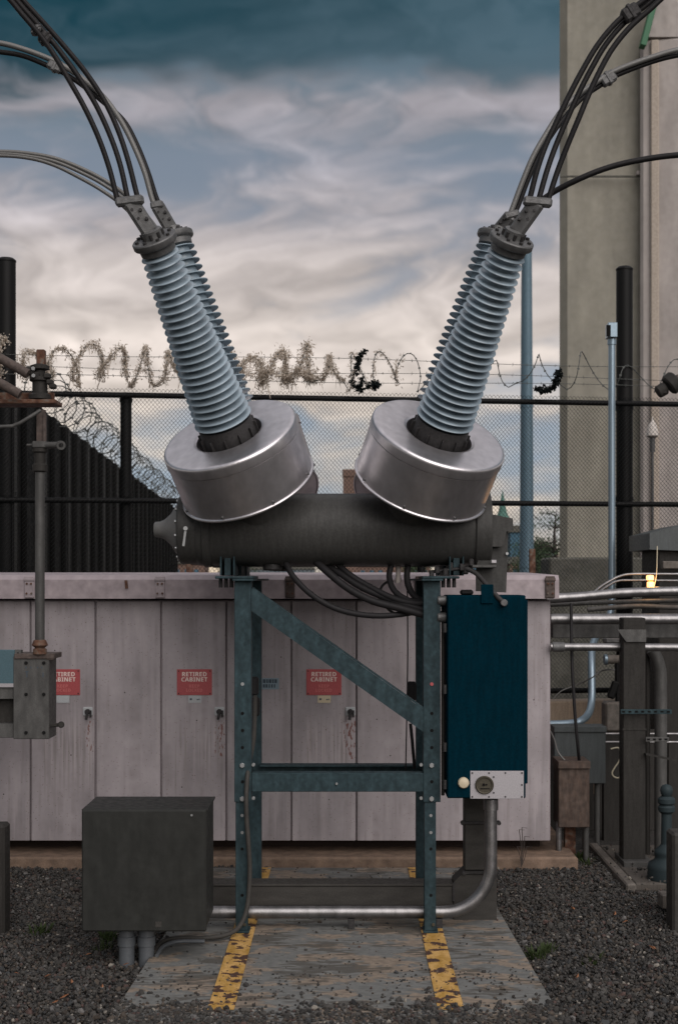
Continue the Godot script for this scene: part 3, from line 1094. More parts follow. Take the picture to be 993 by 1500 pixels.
# ------------------------------------------------------------------ row of cabinets
func door_texture(sd: int, handle: bool, heavy: float) -> ImageTexture:
	var W := 128
	var H := 512
	var a := FastNoiseLite.new()
	a.seed = sd
	a.frequency = 0.02
	a.fractal_octaves = 4
	var b := FastNoiseLite.new()
	b.seed = sd + 50
	b.frequency = 0.05
	b.fractal_octaves = 3
	var im := Image.create(W, H, false, Image.FORMAT_RGB8)
	var tone := 0.90 + 0.13 * fposmod(sd * 0.37, 1.0)
	for y in H:
		for x in W:
			var fine := b.get_noise_2d(x * 1.5, y * 1.5) * 0.05
			var cloud := a.get_noise_2d(x * 0.5, y * 0.22) * 0.30
			var run := a.get_noise_2d(x * 2.6 + 300.0, y * 0.10)
			var c := Color(0.350, 0.316, 0.326) * (tone + fine + cloud)
			# rain streaks of grime
			var s := clampf((run - 0.06) * 1.2, 0.0, 0.34) * clampf(0.35 + a.get_noise_2d(x * 0.4, y * 0.9 + 700.0) + heavy, 0.0, 1.0)
			c = c.lerp(Color(0.17, 0.145, 0.14), s)
			# chalky pale runs
			var pale := clampf((-run - 0.12) * 1.2, 0.0, 0.22) * clampf(a.get_noise_2d(x * 0.7 + 90.0, y * 0.2) * 2.0, 0.0, 1.0)
			c = c.lerp(Color(0.52, 0.46, 0.46), pale)
			if handle:
				# chalk streaks below the label, rust below the latch
				var v := float(y) / H
				var u := float(x) / W
				if v > 0.46 and u > 0.2 and u < 0.95:
					var k := clampf(b.get_noise_2d(x * 2.6, y * 0.05 + 40.0) * 1.5, 0.0, 0.5) * clampf((v - 0.46) * 8.0, 0.0, 1.0) * clampf((0.80 - v) * 4.0, 0.0, 1.0)
					c = c.lerp(Color(0.54, 0.48, 0.48), k * 0.9)
					k = clampf(b.get_noise_2d(x * 2.2 + 77.0, y * 0.05) * 1.6, 0.0, 0.6) * clampf((v - 0.48) * 8.0, 0.0, 1.0) * clampf((0.86 - v) * 4.0, 0.0, 1.0)
					c = c.lerp(Color(0.20, 0.175, 0.168), k)
				var du := absf(u - 0.91)
				if v > 0.50 and v < 0.66 and du < 0.10:
					var k := b.get_noise_2d(x * 3.0 + 11.0, y * 1.0 + 5.0) - 0.10 - (v - 0.50) * 1.5 - du * 3.0 + heavy * 0.9
					if k > 0.12:
						c = c.lerp(Color(0.16, 0.05, 0.035), clampf((k - 0.12) * 6.0, 0.0, 0.85))
			# chips
			if b.get_noise_2d(x * 6.0 + 900.0, y * 6.0) > 0.64:
				c = Color(0.10, 0.06, 0.05)
			im.set_pixel(x, y, c.linear_to_srgb())
	return ImageTexture.create_from_image(im)


func build_cabinets() -> void:
	var D := 8.15
	var k := D / F
	var row := thing("cabinet_row", "long row of faded mauve-grey metal cabinets with a flat lid", "cabinet", Vector3(-1.0, 0.03, -8.7))
	var x_of := func(px: float) -> float: return (px - 508.0) * k
	var ytop := EYE - (879.0 - 847.0) * k
	var ybot := EYE - (1231.0 - 847.0) * k
	var b := MB.new()
	b.bb(Vector3(x_of.call(-300.0), ybot - 0.002, -9.45), Vector3(x_of.call(806.0), ytop, -D - 0.012), 0.004)
	part(row, "body", b, M.door_frame_paint)
	b = MB.new()
	b.bb(Vector3(x_of.call(-290.0), 0.03, -9.3), Vector3(x_of.call(796.0), ybot - 0.003, -D - 0.17))
	part(row, "plinth", b, M.dark_brown)
	var mats := []
	for i in 7:
		var m := StandardMaterial3D.new()
		m.resource_name = "door_paint"
		m.albedo_texture = door_texture(60 + i * 7, i < 3, 0.1 + 0.12 * (i % 3))
		m.roughness = 0.5
		m.metallic_specular = 0.4
		mats.append(m)
	# doors
	var edges := [-240.0, -145.0, -50.0, 46.0, 141.0, 237.0, 332.0, 427.0, 522.0, 616.0, 711.0, 806.0]
	for i in edges.size() - 1:
		var x0: float = x_of.call(edges[i] + 1.3)
		var x1: float = x_of.call(edges[i + 1] - 1.3)
		b = MB.new()
		b.bb(Vector3(x0, ybot, -D - 0.006), Vector3(x1, ytop - 0.006, -D + 0.012), 0.0025)
		b.flat_uv(x0, ybot, x1 - x0, ytop - ybot)
		var marked := i in [3, 5, 7]
		var door := part(row, "door", b, mats[[0, 0, 0, 0, 0, 1, 0, 2][i]] if marked else mats[3 + i % 4])
		# latch and hinges
		if marked:
			var cx: float = x_of.call([0, 0, 0, 130.0, 0, 322.0, 0, 513.0][i])
			var cy := EYE - (1045.0 - 847.0) * k
			b = MB.new()
			b.bb(Vector3(cx - 0.028, cy - 0.012, -D + 0.012), Vector3(cx + 0.028, cy + 0.038, -D + 0.020), 0.006)
			part(door, "latch_plate", b, M.sticker_white)
			b = MB.new()
			b.cyl(Vector3(cx, cy + 0.012, -D + 0.015), Vector3(cx, cy + 0.012, -D + 0.04), 0.016, 14, -1, 0.003)
			b.bar(Vector3(cx + 0.004, cy + 0.02, -D + 0.04), Vector3(cx - 0.006, cy - 0.032, -D + 0.042), 0.014, 0.012, Vector3(0, 0, 1), 0.003)
			b.bar(Vector3(cx + 0.018, cy + 0.02, -D + 0.03), Vector3(cx + 0.018, cy - 0.02, -D + 0.03), 0.010, 0.014, Vector3(0, 0, 1), 0.002)
			part(door, "latch", b, M.dark_casting)
		elif i == 6:
			for ln in [[997.5, 5.5, [[385.5, 389.5], [390.5, 393.0], [394.0, 398.0], [399.0, 401.5], [402.5, 406.0]]], [1004.5, 5.0, [[385.5, 388.5], [389.5, 392.5], [394.0, 396.0], [397.5, 400.0], [401.5, 403.5]]]]:
				for w in ln[2]:
					b = MB.new()
					b.bb(Vector3(x_of.call(w[0]), EYE - (ln[0] + ln[1] * 0.5 - 847.0) * k, -D + 0.0135), Vector3(x_of.call(w[1]), EYE - (ln[0] - ln[1] * 0.5 - 847.0) * k, -D + 0.0148))
					part(door, "faded_print", b, M.print_dark)
			b = MB.new()
			b.bb(Vector3(x_of.call(383.0), EYE - (1009.5 - 847.0) * k, -D + 0.0122), Vector3(x_of.call(409.0), EYE - (993.0 - 847.0) * k, -D + 0.0140))
			part(door, "sticker", b, M.sticker_blue)
		for q in 2:
			b = MB.new()
			var rx := rng.randf_range(x0 + 0.05, x1 - 0.05)
			var ry := rng.randf_range(ybot + 0.1, ytop - 0.2)
			b.cyl(Vector3(rx, ry, -D + 0.010), Vector3(rx, ry, -D + 0.0140), 0.0036, 8)
			part(door, "rivet", b, M.dark_brown)
	# lid
	var lid_b := EYE - (877.0 - 847.0) * (D - 0.09) / F
	b = MB.new()
	var zf := -D + 0.09
	b.prism(PackedVector2Array([Vector2(-zf, lid_b), Vector2(-zf, lid_b + 0.108), Vector2(-zf + 0.03, lid_b + 0.134), Vector2(9.55, lid_b + 0.155), Vector2(9.55, lid_b)]), 0.0, x_of.call(815.0) - x_of.call(-300.0))
	for i in b.v.size():
		b.v[i] = Vector3(x_of.call(815.0) + b.v[i].z, b.v[i].y, -b.v[i].x)
		b.n[i] = Vector3(b.n[i].z, b.n[i].y, -b.n[i].x)
	part(row, "lid", b, M.roof_paint)
	for px in [-148.0, 44.0, 235.0, 425.0, 615.0, 805.0]:
		b = MB.new()
		var cx: float = (px - 508.0) / F * (D - 0.09)
		b.bb(Vector3(cx - 0.027, lid_b + 0.004, zf), Vector3(cx + 0.027, lid_b + 0.128, zf + 0.014), 0.004)
		b.bb(Vector3(cx - 0.030, lid_b + 0.10, zf + 0.006), Vector3(cx + 0.030, lid_b + 0.118, zf + 0.020), 0.003)
		var clip := part(row, "lid_clip", b, M.rust_light if px > 400 else M.roof_paint)
		b = MB.new()
		for q in [[-0.014, 0.03], [0.014, 0.03], [-0.012, 0.085], [0.012, 0.085]]:
			b.cyl(Vector3(cx + q[0], lid_b + q[1], zf + 0.012), Vector3(cx + q[0], lid_b + q[1], zf + 0.022), 0.006, 6)
		part(clip, "bolt", b, M.rust_steel)
	b = MB.new()
	b.bar(at(185, 850, D - 0.095), at(186, 862, D - 0.095), 0.016, 0.006)
	part(row, "rust_bracket", b, M.rust_steel)

	# signs screwed to the doors
	for s in [[93.0, 999.0, "beside the grey gear box", "sticker_white"], [285.5, 999.0, "beside the junction box", "sticker_white"], [474.5, 999.0, "framed by the steel stand", "cream_plastic"]]:
		var c := Vector3(x_of.call(s[0]), EYE - (s[1] - 847.0) * k, -D + 0.013)
		var sg := thing("door_sign", "red RETIRED CABINET sign on the cabinet door %s" % s[2], "sign", c, "red signs on the cabinet doors")
		b = MB.new()
		b.bb(c + Vector3(-0.1, -0.074, 0), c + Vector3(0.1, 0.074, 0.003), 0.001)
		part(sg, "plate", b, M.sign_red)
		lettering(sg, "lettering", "RETIRED", c + Vector3(0, 0.046, 0.0038), 0.140, 0.024, M.sign_white)
		lettering(sg, "lettering", "CABINET", c + Vector3(0, 0.016, 0.0038), 0.148, 0.024, M.sign_white)
		lettering(sg, "faint_lettering", "KEEP", c + Vector3(0, -0.022, 0.0038), 0.060, 0.018, M.sign_faint)
		lettering(sg, "faint_lettering", "LOCKED", c + Vector3(0, -0.046, 0.0038), 0.092, 0.018, M.sign_faint)
		for q in [[-0.09, 0.064], [0.09, 0.064], [-0.09, -0.064], [0.09, -0.064]]:
			b = MB.new()
			b.cyl(c + Vector3(q[0], q[1], 0.001), c + Vector3(q[0], q[1], 0.006), 0.004, 8)
			part(sg, "screw", b, M.dark_casting)
		var t := c + Vector3(0.002, -0.097, 0)
		var tg := thing("asset_tag", "small pale tag on the door below the red sign %s" % s[2], "tag", t, "tags below the red signs")
		b = MB.new()
		b.bb(t + Vector3(-0.037, -0.021, 0), t + Vector3(0.037, 0.021, 0.002))
		part(tg, "plate", b, M[s[3]])
		for q in ([] if s[0] < 200.0 else [[-0.028, -0.016, 0.008], [0.012, 0.020, 0.004], [0.023, 0.028, 0.006]]):
			b = MB.new()
			b.bb(t + Vector3(q[0], -0.006, 0.002), t + Vector3(q[1], q[2] - 0.003, 0.0028))
			part(tg, "print_mark", b, M.print_dark)


# ------------------------------------------------------------------ steel stand
func bolt(parent: Node3D, c: Vector3, r: float, m: Material, dir := Vector3(0, 0, 1)) -> void:
	var b := MB.new()
	b.cyl(c - dir * 0.004, c + dir * r * 0.9, r, 6, -1, r * 0.15)
	part(parent, "bolt", b, m)


func channel(x0: float, x1: float, y0: float, y1: float, z: float, deep: float, t: float, sides: Array) -> MB:
	var b := MB.new()
	b.bb(Vector3(x0, y0, z - t), Vector3(x1, y1, z), 0.002)
	for s in sides:
		if s < 0:
			b.bb(Vector3(x0, y0, z - deep), Vector3(x0 + t, y1, z - t + 0.0005), 0.002)
		else:
			b.bb(Vector3(x1 - t, y0, z - deep), Vector3(x1, y1, z - t + 0.0005), 0.002)
	return b


func build_stand() -> void:
	var d := 6.40
	var k := d / F
	var st := thing("support_stand", "teal-grey galvanised steel stand with a diagonal brace", "stand", Vector3(-0.04, 0.0, -6.75))
	var Y := func(py: float) -> float: return EYE - (py - 847.0) * k
	var X := func(px: float) -> float: return (px - 508.0) * k
	var topy: float = Y.call(851.0)
	# front legs: an upper channel bolted over a narrower lower one
	for s in [[343.5, 368.0, 345.0, 362.5, -1, 1], [620.0, 645.0, 621.5, 638.5, 1, -1]]:
		var leg := part(st, "leg", channel(X.call(s[0]), X.call(s[1]), Y.call(1175.0), topy, -d, 0.07, 0.007, [s[5], -s[5]]), M.galvanised)
		var lo := part(st, "lower_leg", channel(X.call(s[2]), X.call(s[3]), 0.012, Y.call(1130.0), -d - 0.008, 0.055, 0.007, [1, -1]), M.galvanised)
		var cx: float = X.call((s[0] + s[1]) * 0.5)
		for py in [1121.0, 1170.0]:
			bolt(leg, Vector3(cx - 0.002, Y.call(py), -d), 0.012, M.zinc_bolt)
			bolt(leg, Vector3(X.call(s[1] + 3.0 if s[4] < 0 else s[0] - 3.0), Y.call(py), -d - 0.02), 0.009, M.zinc_bolt)
		for py in [1045.0, 1070.0, 1095.0, 1145.0]:
			var b := MB.new()
			b.cyl(Vector3(cx - 0.001, Y.call(py), -d), Vector3(cx - 0.001, Y.call(py), -d + 0.0015), 0.0075, 12)
			part(leg, "bolt_hole", b, M.black_hole)
		var b0 := MB.new()
		b0.cyl(Vector3(cx - 0.001, Y.call(1002.0), -d), Vector3(cx - 0.001, Y.call(1002.0), -d + 0.004), 0.008, 12)
		part(leg, "plug", b0, M.sign_red if s[4] > 0 else M.zinc_bolt)
		for py in [1195.0, 1220.0, 1244.0, 1312.0]:
			var b := MB.new()
			var lx: float = X.call((s[2] + s[3]) * 0.5 + 1.0)
			b.cyl(Vector3(lx, Y.call(py), -d - 0.008), Vector3(lx, Y.call(py), -d - 0.0065), 0.007, 12)
			part(lo, "bolt_hole", b, M.black_hole if py > 1230.0 else M.zinc_bolt)
		var f := MB.new()
		f.bb(Vector3(X.call(s[2] - 2.0), 0.005, -d - 0.10), Vector3(X.call(s[3] + 3.0), 0.013, -d + 0.012), 0.002)
		var fp0 := part(st, "foot_plate", f, M.galvanised)
		bolt(fp0, Vector3(X.call(s[3] - 4.0), 0.04, -d - 0.006), 0.008, M.bronze)
		# back leg
		var xb0: float = -0.502 if s[4] < 0 else 0.345
		part(st, "back_leg", channel(xb0, xb0 + 0.075, 0.012, topy, -7.10, 0.06, 0.007, [1, -1]), M.galvanised)
		f = MB.new()
		f.bb(Vector3(xb0 - 0.01, 0.005, -7.2), Vector3(xb0 + 0.085, 0.013, -7.08), 0.002)
		part(st, "foot_plate", f, M.galvanised)
		# side rails that carry the tanks
		f = MB.new()
		f.bb(Vector3(xb0 - 0.01, topy, -7.62), Vector3(xb0 + 0.085, topy + 0.010, -d + 0.04), 0.002)
		f.bb(Vector3(xb0 + 0.03, topy - 0.075, -7.60), Vector3(xb0 + 0.038, topy, -d - 0.075), 0.002)
		part(st, "top_rail", f, M.galvanised)
		# side brace between front and back legs
		f = MB.new()
		f.bar(Vector3(xb0 + 0.03, 0.64, -d - 0.07), Vector3(xb0 + 0.03, 0.64, -7.10), 0.075, 0.008, Vector3(1, 0, 0))
		part(st, "side_brace", f, M.galvanised)
	# diagonal brace: an angle with its ledge on top
	var p0 := Vector3(X.call(369.0), Y.call(880.0), -d - 0.004)
	var p1 := Vector3(X.call(622.0), Y.call(1057.0), -d - 0.004)
	var dv := (p1 - p0).normalized()
	var up := Vector3(-dv.y, dv.x, 0)
	var hw := 0.038
	var g := MB.new()
	var a0 := p0 + up * hw
	var a1 := p1 + up * hw
	g.prism(PackedVector2Array([Vector2(X.call(368.5), Y.call(862.0)), Vector2(X.call(621.0), Y.call(1040.0)), Vector2(X.call(621.0), Y.call(1073.0)), Vector2(X.call(368.5), Y.call(895.0))]), -d - 0.003, 0.008)
	g.bar(Vector3(X.call(370.0), Y.call(861.5), -d - 0.038), Vector3(X.call(620.0), Y.call(1037.5), -d - 0.038), 0.007, 0.068)
	part(st, "diagonal_brace", g, M.galvanised)
	# horizontal braces
	g = MB.new()
	g.bb(Vector3(X.call(368.5), Y.call(1160.0), -d - 0.010), Vector3(X.call(620.0), Y.call(1133.0), -d - 0.002), 0.002)
	g.bb(Vector3(X.call(368.5), Y.call(1134.6), -d - 0.075), Vector3(X.call(620.0), Y.call(1132.6), -d - 0.0105), 0.002)
	var hb := part(st, "cross_brace", g, M.galvanised)
	bolt(hb, Vector3(X.call(493.0), Y.call(1148.0), -d), 0.006, M.zinc_bolt)
	g = MB.new()
	g.bb(Vector3(-0.43, 0.596, -7.108), Vector3(0.345, 0.676, -7.100), 0.002)
	g.bb(Vector3(-0.43, 0.668, -7.09), Vector3(0.345, 0.676, -7.02), 0.002)
	part(st, "cross_brace", g, M.galvanised)
	# top plates with hanging bolts where the tank feet stand
	for s in [[316.0, 372.0], [618.0, 672.0]]:
		g = MB.new()
		g.bb(Vector3(X.call(s[0]), topy + 0.010, -6.72), Vector3(X.call(s[1]), topy + 0.022, -d + 0.03), 0.003)
		var pl := part(st, "top_plate", g, M.galvanised)
		for q in [0.0, 8.0, 16.0]:
			var bx: float = X.call((s[0] + 6.0 + q) if s[0] < 500 else (s[1] - 6.0 - q))
			g = MB.new()
			g.cyl(Vector3(bx, topy - 0.030, -d - 0.05), Vector3(bx, topy + 0.011, -d - 0.05), 0.009, 6)
			part(pl, "bolt", g, M.dark_casting)
	# hose hangers on the back legs
	for q in [[372.0, 1005.0], [374.0, 1035.0], [603.0, 1012.0]]:
		g = MB.new()
		g.box(at(q[0], q[1], 6.9), Vector3(0.045, 0.09, 0.05), 0.008)
		part(st, "hose_clip", g, M.rubber)


# ------------------------------------------------------------------ circuit breaker
const BX := -0.057
const TY := 1.826

func pole_frame(side: float, lean: float, depth: float) -> Transform3D:
	var th := deg_to_rad(16.8 if lean != 0.0 else 17.9)
	var ph := deg_to_rad(lean)
	var u := Vector3(sin(th) * side, cos(th) * cos(ph), cos(th) * sin(ph))
	var x := Vector3(cos(th), -sin(th) * side * cos(ph), -sin(th) * side * sin(ph)).normalized()
	return Transform3D(Basis(x, u, x.cross(u)), Vector3(BX + 0.32 * side, TY, -depth))


var caps := {}

func build_breaker() -> void:
	var br := thing("circuit_breaker", "three-pole high-voltage circuit breaker with grey-blue ribbed bushings in a V", "circuit breaker", Vector3(BX, 1.61, -6.9))
	# shapes shared by all six bushings
	var shed := MB.new()
	shed.lathe([Vector2(0.60, 0.002), Vector2(0.82, -0.0005), Vector2(0.965, -0.0050), Vector2(0.99, -0.0048), Vector2(1.0, -0.0024), Vector2(0.985, 0.0002), Vector2(0.86, 0.0022), Vector2(0.70, 0.0048), Vector2(0.645, 0.0085), Vector2(0.615, 0.013)], Transform3D.IDENTITY, 40, 50)
	var shed_mesh := shed.mesh()
	for pole in [[32.0, 6.60, "front"], [0.0, 7.0, "middle"], [-32.0, 7.40, "rear"]]:
		var lean: float = pole[0]
		var dep: float = pole[1]
		# tank
		var b := MB.new()
		var ax := Transform3D(Basis(Vector3(0, 1, 0), Vector3(1, 0, 0), Vector3(0, 0, -1)), Vector3(0, TY, -dep))
		b.lathe([Vector2(0.0, -0.70), Vector2(0.15, -0.70), Vector2(0.163, -0.688), Vector2(0.167, -0.67), Vector2(0.167, 0.60), Vector2(0.163, 0.618), Vector2(0.15, 0.63), Vector2(0, 0.63)], ax, 56)
		var tank := part(br, "tank", b, M.tank_paint)
		b = MB.new()
		b.lathe([Vector2(0.0, -0.775), Vector2(0.150, -0.775), Vector2(0.160, -0.765), Vector2(0.160, -0.690), Vector2(0.10, -0.688)], ax, 48, 30)
		b.lathe([Vector2(0.10, -0.66), Vector2(0.172, -0.66), Vector2(0.175, -0.655), Vector2(0.175, -0.628), Vector2(0.172, -0.623), Vector2(0.16, -0.62)], ax, 48, 30)
		part(tank, "end_flange", b, M.tank_paint)
		b = MB.new()
		b.lathe([Vector2(0.0, -0.892), Vector2(0.031, -0.892), Vector2(0.036, -0.886), Vector2(0.037, -0.866), Vector2(0.047, -0.843), Vector2(0.072, -0.815), Vector2(0.108, -0.792), Vector2(0.128, -0.770)], ax, 40, 40)
		part(tank, "nose_cone", b, M.cone_grey)
		b = MB.new()
		b.lathe([Vector2(0.1, 0.585), Vector2(0.172, 0.585), Vector2(0.176, 0.59), Vector2(0.176, 0.655), Vector2(0.172, 0.66), Vector2(0.10, 0.66)], ax, 48, 30)
		part(tank, "end_flange", b, M.tank_paint)
		# bolts round the end flange
		for i in 14:
			var a := TAU * i / 14.0
			b = MB.new()
			var c := Vector3(0, TY + 0.142 * cos(a), -dep + 0.142 * sin(a))
			b.cyl(Vector3(-0.782, c.y, c.z), Vector3(-0.774, c.y, c.z), 0.008, 6)
			part(tank, "flange_bolt", b, M.zinc_bolt)
		# feet
		for fx in [-0.545, 0.50]:
			b = MB.new()
			b.bb(Vector3(fx - 0.015, 1.612, -dep - 0.10), Vector3(fx + 0.015, TY - 0.10, -dep + 0.10), 0.003)
			b.bb(Vector3(fx - 0.034, 1.612, -dep - 0.11), Vector3(fx - 0.026, 1.70, -dep + 0.11), 0.002)
			b.bb(Vector3(fx + 0.026, 1.612, -dep - 0.11), Vector3(fx + 0.034, 1.70, -dep + 0.11), 0.002)
			part(tank, "saddle", b, M.galvanised)
		# drain boss and sight ports under the tank
		b = MB.new()
		b.cyl(Vector3(-0.345, TY - 0.19, -dep), Vector3(-0.345, TY - 0.15, -dep), 0.045, 20, -1, 0.006)
		part(tank, "drain_boss", b, M.dark_casting)
		for side in [-1.0, 1.0]:
			var fr := pole_frame(side, lean, dep)
			# current transformer housing
			b = MB.new()
			b.lathe([Vector2(0.155, 0.30), Vector2(0.155, 0.245), Vector2(0.300, 0.245), Vector2(0.3065, 0.250), Vector2(0.3065, 0.458), Vector2(0.303, 0.460), Vector2(0.303, 0.464), Vector2(0.3105, 0.466), Vector2(0.3105, 0.500), Vector2(0.309, 0.508), Vector2(0.304, 0.514), Vector2(0.297, 0.5170), Vector2(0.288, 0.5175), Vector2(0.168, 0.5175), Vector2(0.163, 0.5170), Vector2(0.153, 0.512), Vector2(0.150, 0.500), Vector2(0.150, 0.40), Vector2(0.0, 0.40)], fr, 72, 38)
			var ct := part(br, "transformer_housing", b, M.satin_aluminium)
			b = MB.new()
			b.lathe([Vector2(0.306, 0.244), Vector2(0.3125, 0.246), Vector2(0.3145, 0.251), Vector2(0.3125, 0.256), Vector2(0.3055, 0.258)], fr, 72, 60)
			part(ct, "bottom_bead", b, M.satin_aluminium)
			for i in 8:
				var a := TAU * (i + 0.4) / 8.0
				b = MB.new()
				b.cyl(fr * Vector3(0.306 * cos(a), 0.268, 0.306 * sin(a)), fr * Vector3(0.314 * cos(a), 0.268, 0.314 * sin(a)), 0.006, 6)
				part(ct, "bolt", b, M.grey_casting)
			b = MB.new()
			b.lathe([Vector2(0.11, 0.08), Vector2(0.135, 0.10), Vector2(0.135, 0.25)], fr, 32)
			part(ct, "neck", b, M.tank_paint)
			# bushing
			var long := 1.0 if lean != 0.0 else 1.065
			b = MB.new()
			var core := [Vector2(0.083, 0.56), Vector2(0.051, 1.395 * long)]
			b.lathe([Vector2(0.0, 0.5)] + core + [Vector2(0.0, 1.396 * long)], fr, 36)
			var bu := part(br, "bushing", b, M.porcelain)
			var cnt := 25
			for i in cnt:
				var s := i / (cnt - 1.0)
				var o := MeshInstance3D.new()
				o.name = "shed"
				o.mesh = shed_mesh
				o.material_override = M.porcelain
				bu.add_child(o, true)
				var rad := lerpf(0.1315, 0.0815, s)
				var tf := fr * Transform3D(Basis.from_scale(Vector3(rad, 1.0, rad)), Vector3(0, lerpf(0.597, 1.375 * long, s), 0))
				tf.origin -= bu.global_position
				o.transform = tf
			b = MB.new()
			b.lathe([Vector2(0.10, 0.40), Vector2(0.132, 0.405), Vector2(0.132, 0.44), Vector2(0.126, 0.447), Vector2(0.122, 0.568), Vector2(0.119, 0.576), Vector2(0.08, 0.577)], fr, 40, 30)
			for i in 12:
				var a := TAU * i / 12.0
				var bs := fr.basis * Basis(Vector3.UP, -a)
				b.box(fr * Vector3(0.128 * cos(a), 0.49, 0.128 * sin(a)), Vector3(0.016, 0.11, 0.007), 0.002, bs)
			part(bu, "base_collar", b, M.dark_casting)
			# cap with its ring of bolts
			var h := 1.385 * long
			b = MB.new()
			b.lathe([Vector2(0.058, h), Vector2(0.074, h + 0.004), Vector2(0.077, h + 0.03), Vector2(0.090, h + 0.036), Vector2(0.094, h + 0.042), Vector2(0.094, h + 0.062), Vector2(0.090, h + 0.067), Vector2(0.045, h + 0.067), Vector2(0.043, h + 0.071), Vector2(0.043, h + 0.10), Vector2(0.030, h + 0.104), Vector2(0.0, h + 0.104)], fr, 44, 35)
			var cp := part(bu, "cap", b, M.grey_casting)
			for i in 8:
				b = MB.new()
				var a := TAU * (i + 0.5) / 8.0
				b.cyl(fr * Vector3(0.073 * cos(a), h + 0.066, 0.073 * sin(a)), fr * Vector3(0.073 * cos(a), h + 0.076, 0.073 * sin(a)), 0.008, 6)
				part(bu, "cap_bolt", b, M.dark_casting)
				b = MB.new()
				var a2 := TAU * i / 8.0
				b.cyl(fr * Vector3(0.045 * cos(a2), h + 0.07, 0.045 * sin(a2)), fr * Vector3(0.045 * cos(a2), h + 0.092, 0.045 * sin(a2)), 0.007, 6)
				part(bu, "stud", b, M.dark_casting)
			caps[[pole[2], side]] = fr * Vector3(0, h + 0.10, 0)

	# drive mechanism on the right end of the front tank
	var z := -6.50
	var dd := 6.50
	var P := func(px: float, py: float) -> Vector2:
		var p := at(px, py, dd)
		return Vector2(p.x, p.y)
	var b := MB.new()
	b.prism(PackedVector2Array([P.call(700, 752), P.call(710, 752), P.call(738, 758), P.call(749, 760), P.call(750, 776), P.call(744, 779), P.call(700, 778)]), z + 0.045, 0.17)
	var dr := part(br, "drive_housing", b, M.tank_paint)
	b = MB.new()
	b.prism(PackedVector2Array([P.call(700, 779), P.call(744, 779), P.call(741, 868), P.call(697, 866), P.call(697, 835), P.call(703, 800)]), z, 0.02)
	part(dr, "side_plate", b, M.tank_paint)
	b = MB.new()
	b.prism(PackedVector2Array([P.call(714, 777), P.call(740, 777), P.call(736, 797), P.call(732, 801), P.call(719, 801), P.call(716, 797)]), z + 0.05, 0.05)
	part(dr, "crank_cover", b, M.tank_paint)
	b = MB.new()
	b.bb(at(688, 832, 6.52), at(727, 827.5, 6.40), 0.003)
	part(dr, "ledge", b, M.grey_steel)
	b = MB.new()
	b.bb(at(719, 825, 6.47), at(727, 820, 6.46), 0.002)
	part(dr, "nameplate", b, M.plate_aluminium)
	for q in [[705.0, 777.0], [705.0, 794.0], [742.0, 811.0], [704.0, 805.0]]:
		bolt(dr, at(q[0], q[1], 6.495), 0.008, M.zinc_bolt)
	b = MB.new()
	b.tube(through([[683, 833, 6.42], [697, 840, 6.40], [712, 856, 6.36], [728, 874, 6.33], [738, 883, 6.325]], 4), 0.011, 10)
	part(dr, "drive_rod", b, M.dark_casting)
	b = MB.new()
	b.cyl(at(738, 883, 6.35), at(738, 883, 6.29), 0.016, 14, -1, 0.003)
	part(dr, "rod_eye", b, M.grey_casting)
	b = MB.new()
	for q in [[661, 829], [668, 826], [676, 831], [682, 836], [690, 824], [652, 838], [640, 835], [632, 842]]:
		b.box(at(q[0], q[1], 6.5 + 0.02 * sin(q[0])), Vector3(0.022, 0.034, 0.03), 0.005)
	b.tube([at(628, 838, 6.5), at(690, 831, 6.5)], 0.008, 8)
	part(dr, "gas_fittings", b, M.dark_casting)
	# vent lever on the coned end
	b = MB.new()
	b.bar(at(272, 778, 6.40), at(269, 800, 6.40), 0.010, 0.006)
	b.cyl(at(272, 774, 6.44), at(272, 774, 6.39), 0.010, 10)
	part(br, "vent_lever", b, M.zinc_bolt)


# ------------------------------------------------------------------ overhead conductors
func clamp_set(called: String, label: String, cap: Vector3, bar_a: Vector3, bar_b: Vector3) -> void:
	var mid := (bar_a + bar_b) * 0.5
	var t := thing(called, label, "clamp", cap, "terminal clamps")
	var b := MB.new()
	b.bar(cap - Vector3(0, 0.012, 0), mid, 0.066, 0.036, Vector3(0, 0.3, 1), 0.008)
	part(t, "neck", b, M.grey_casting)
	b = MB.new()
	b.bar(bar_a, bar_b, 0.036, 0.04, Vector3(0, 0, 1), 0.008)
	part(t, "cable_bar", b, M.grey_casting)
	b = MB.new()
	var dir := (mid - cap).normalized()
	for k in [0.35, 0.65]:
		var c := cap.lerp(mid, k)
		for s in [-0.017, 0.017]:
			b.cyl(c + Vector3(s, 0, 0.0), c + Vector3(s, 0, 0.028), 0.007, 6)
	part(t, "bolts", b, M.dark_casting)


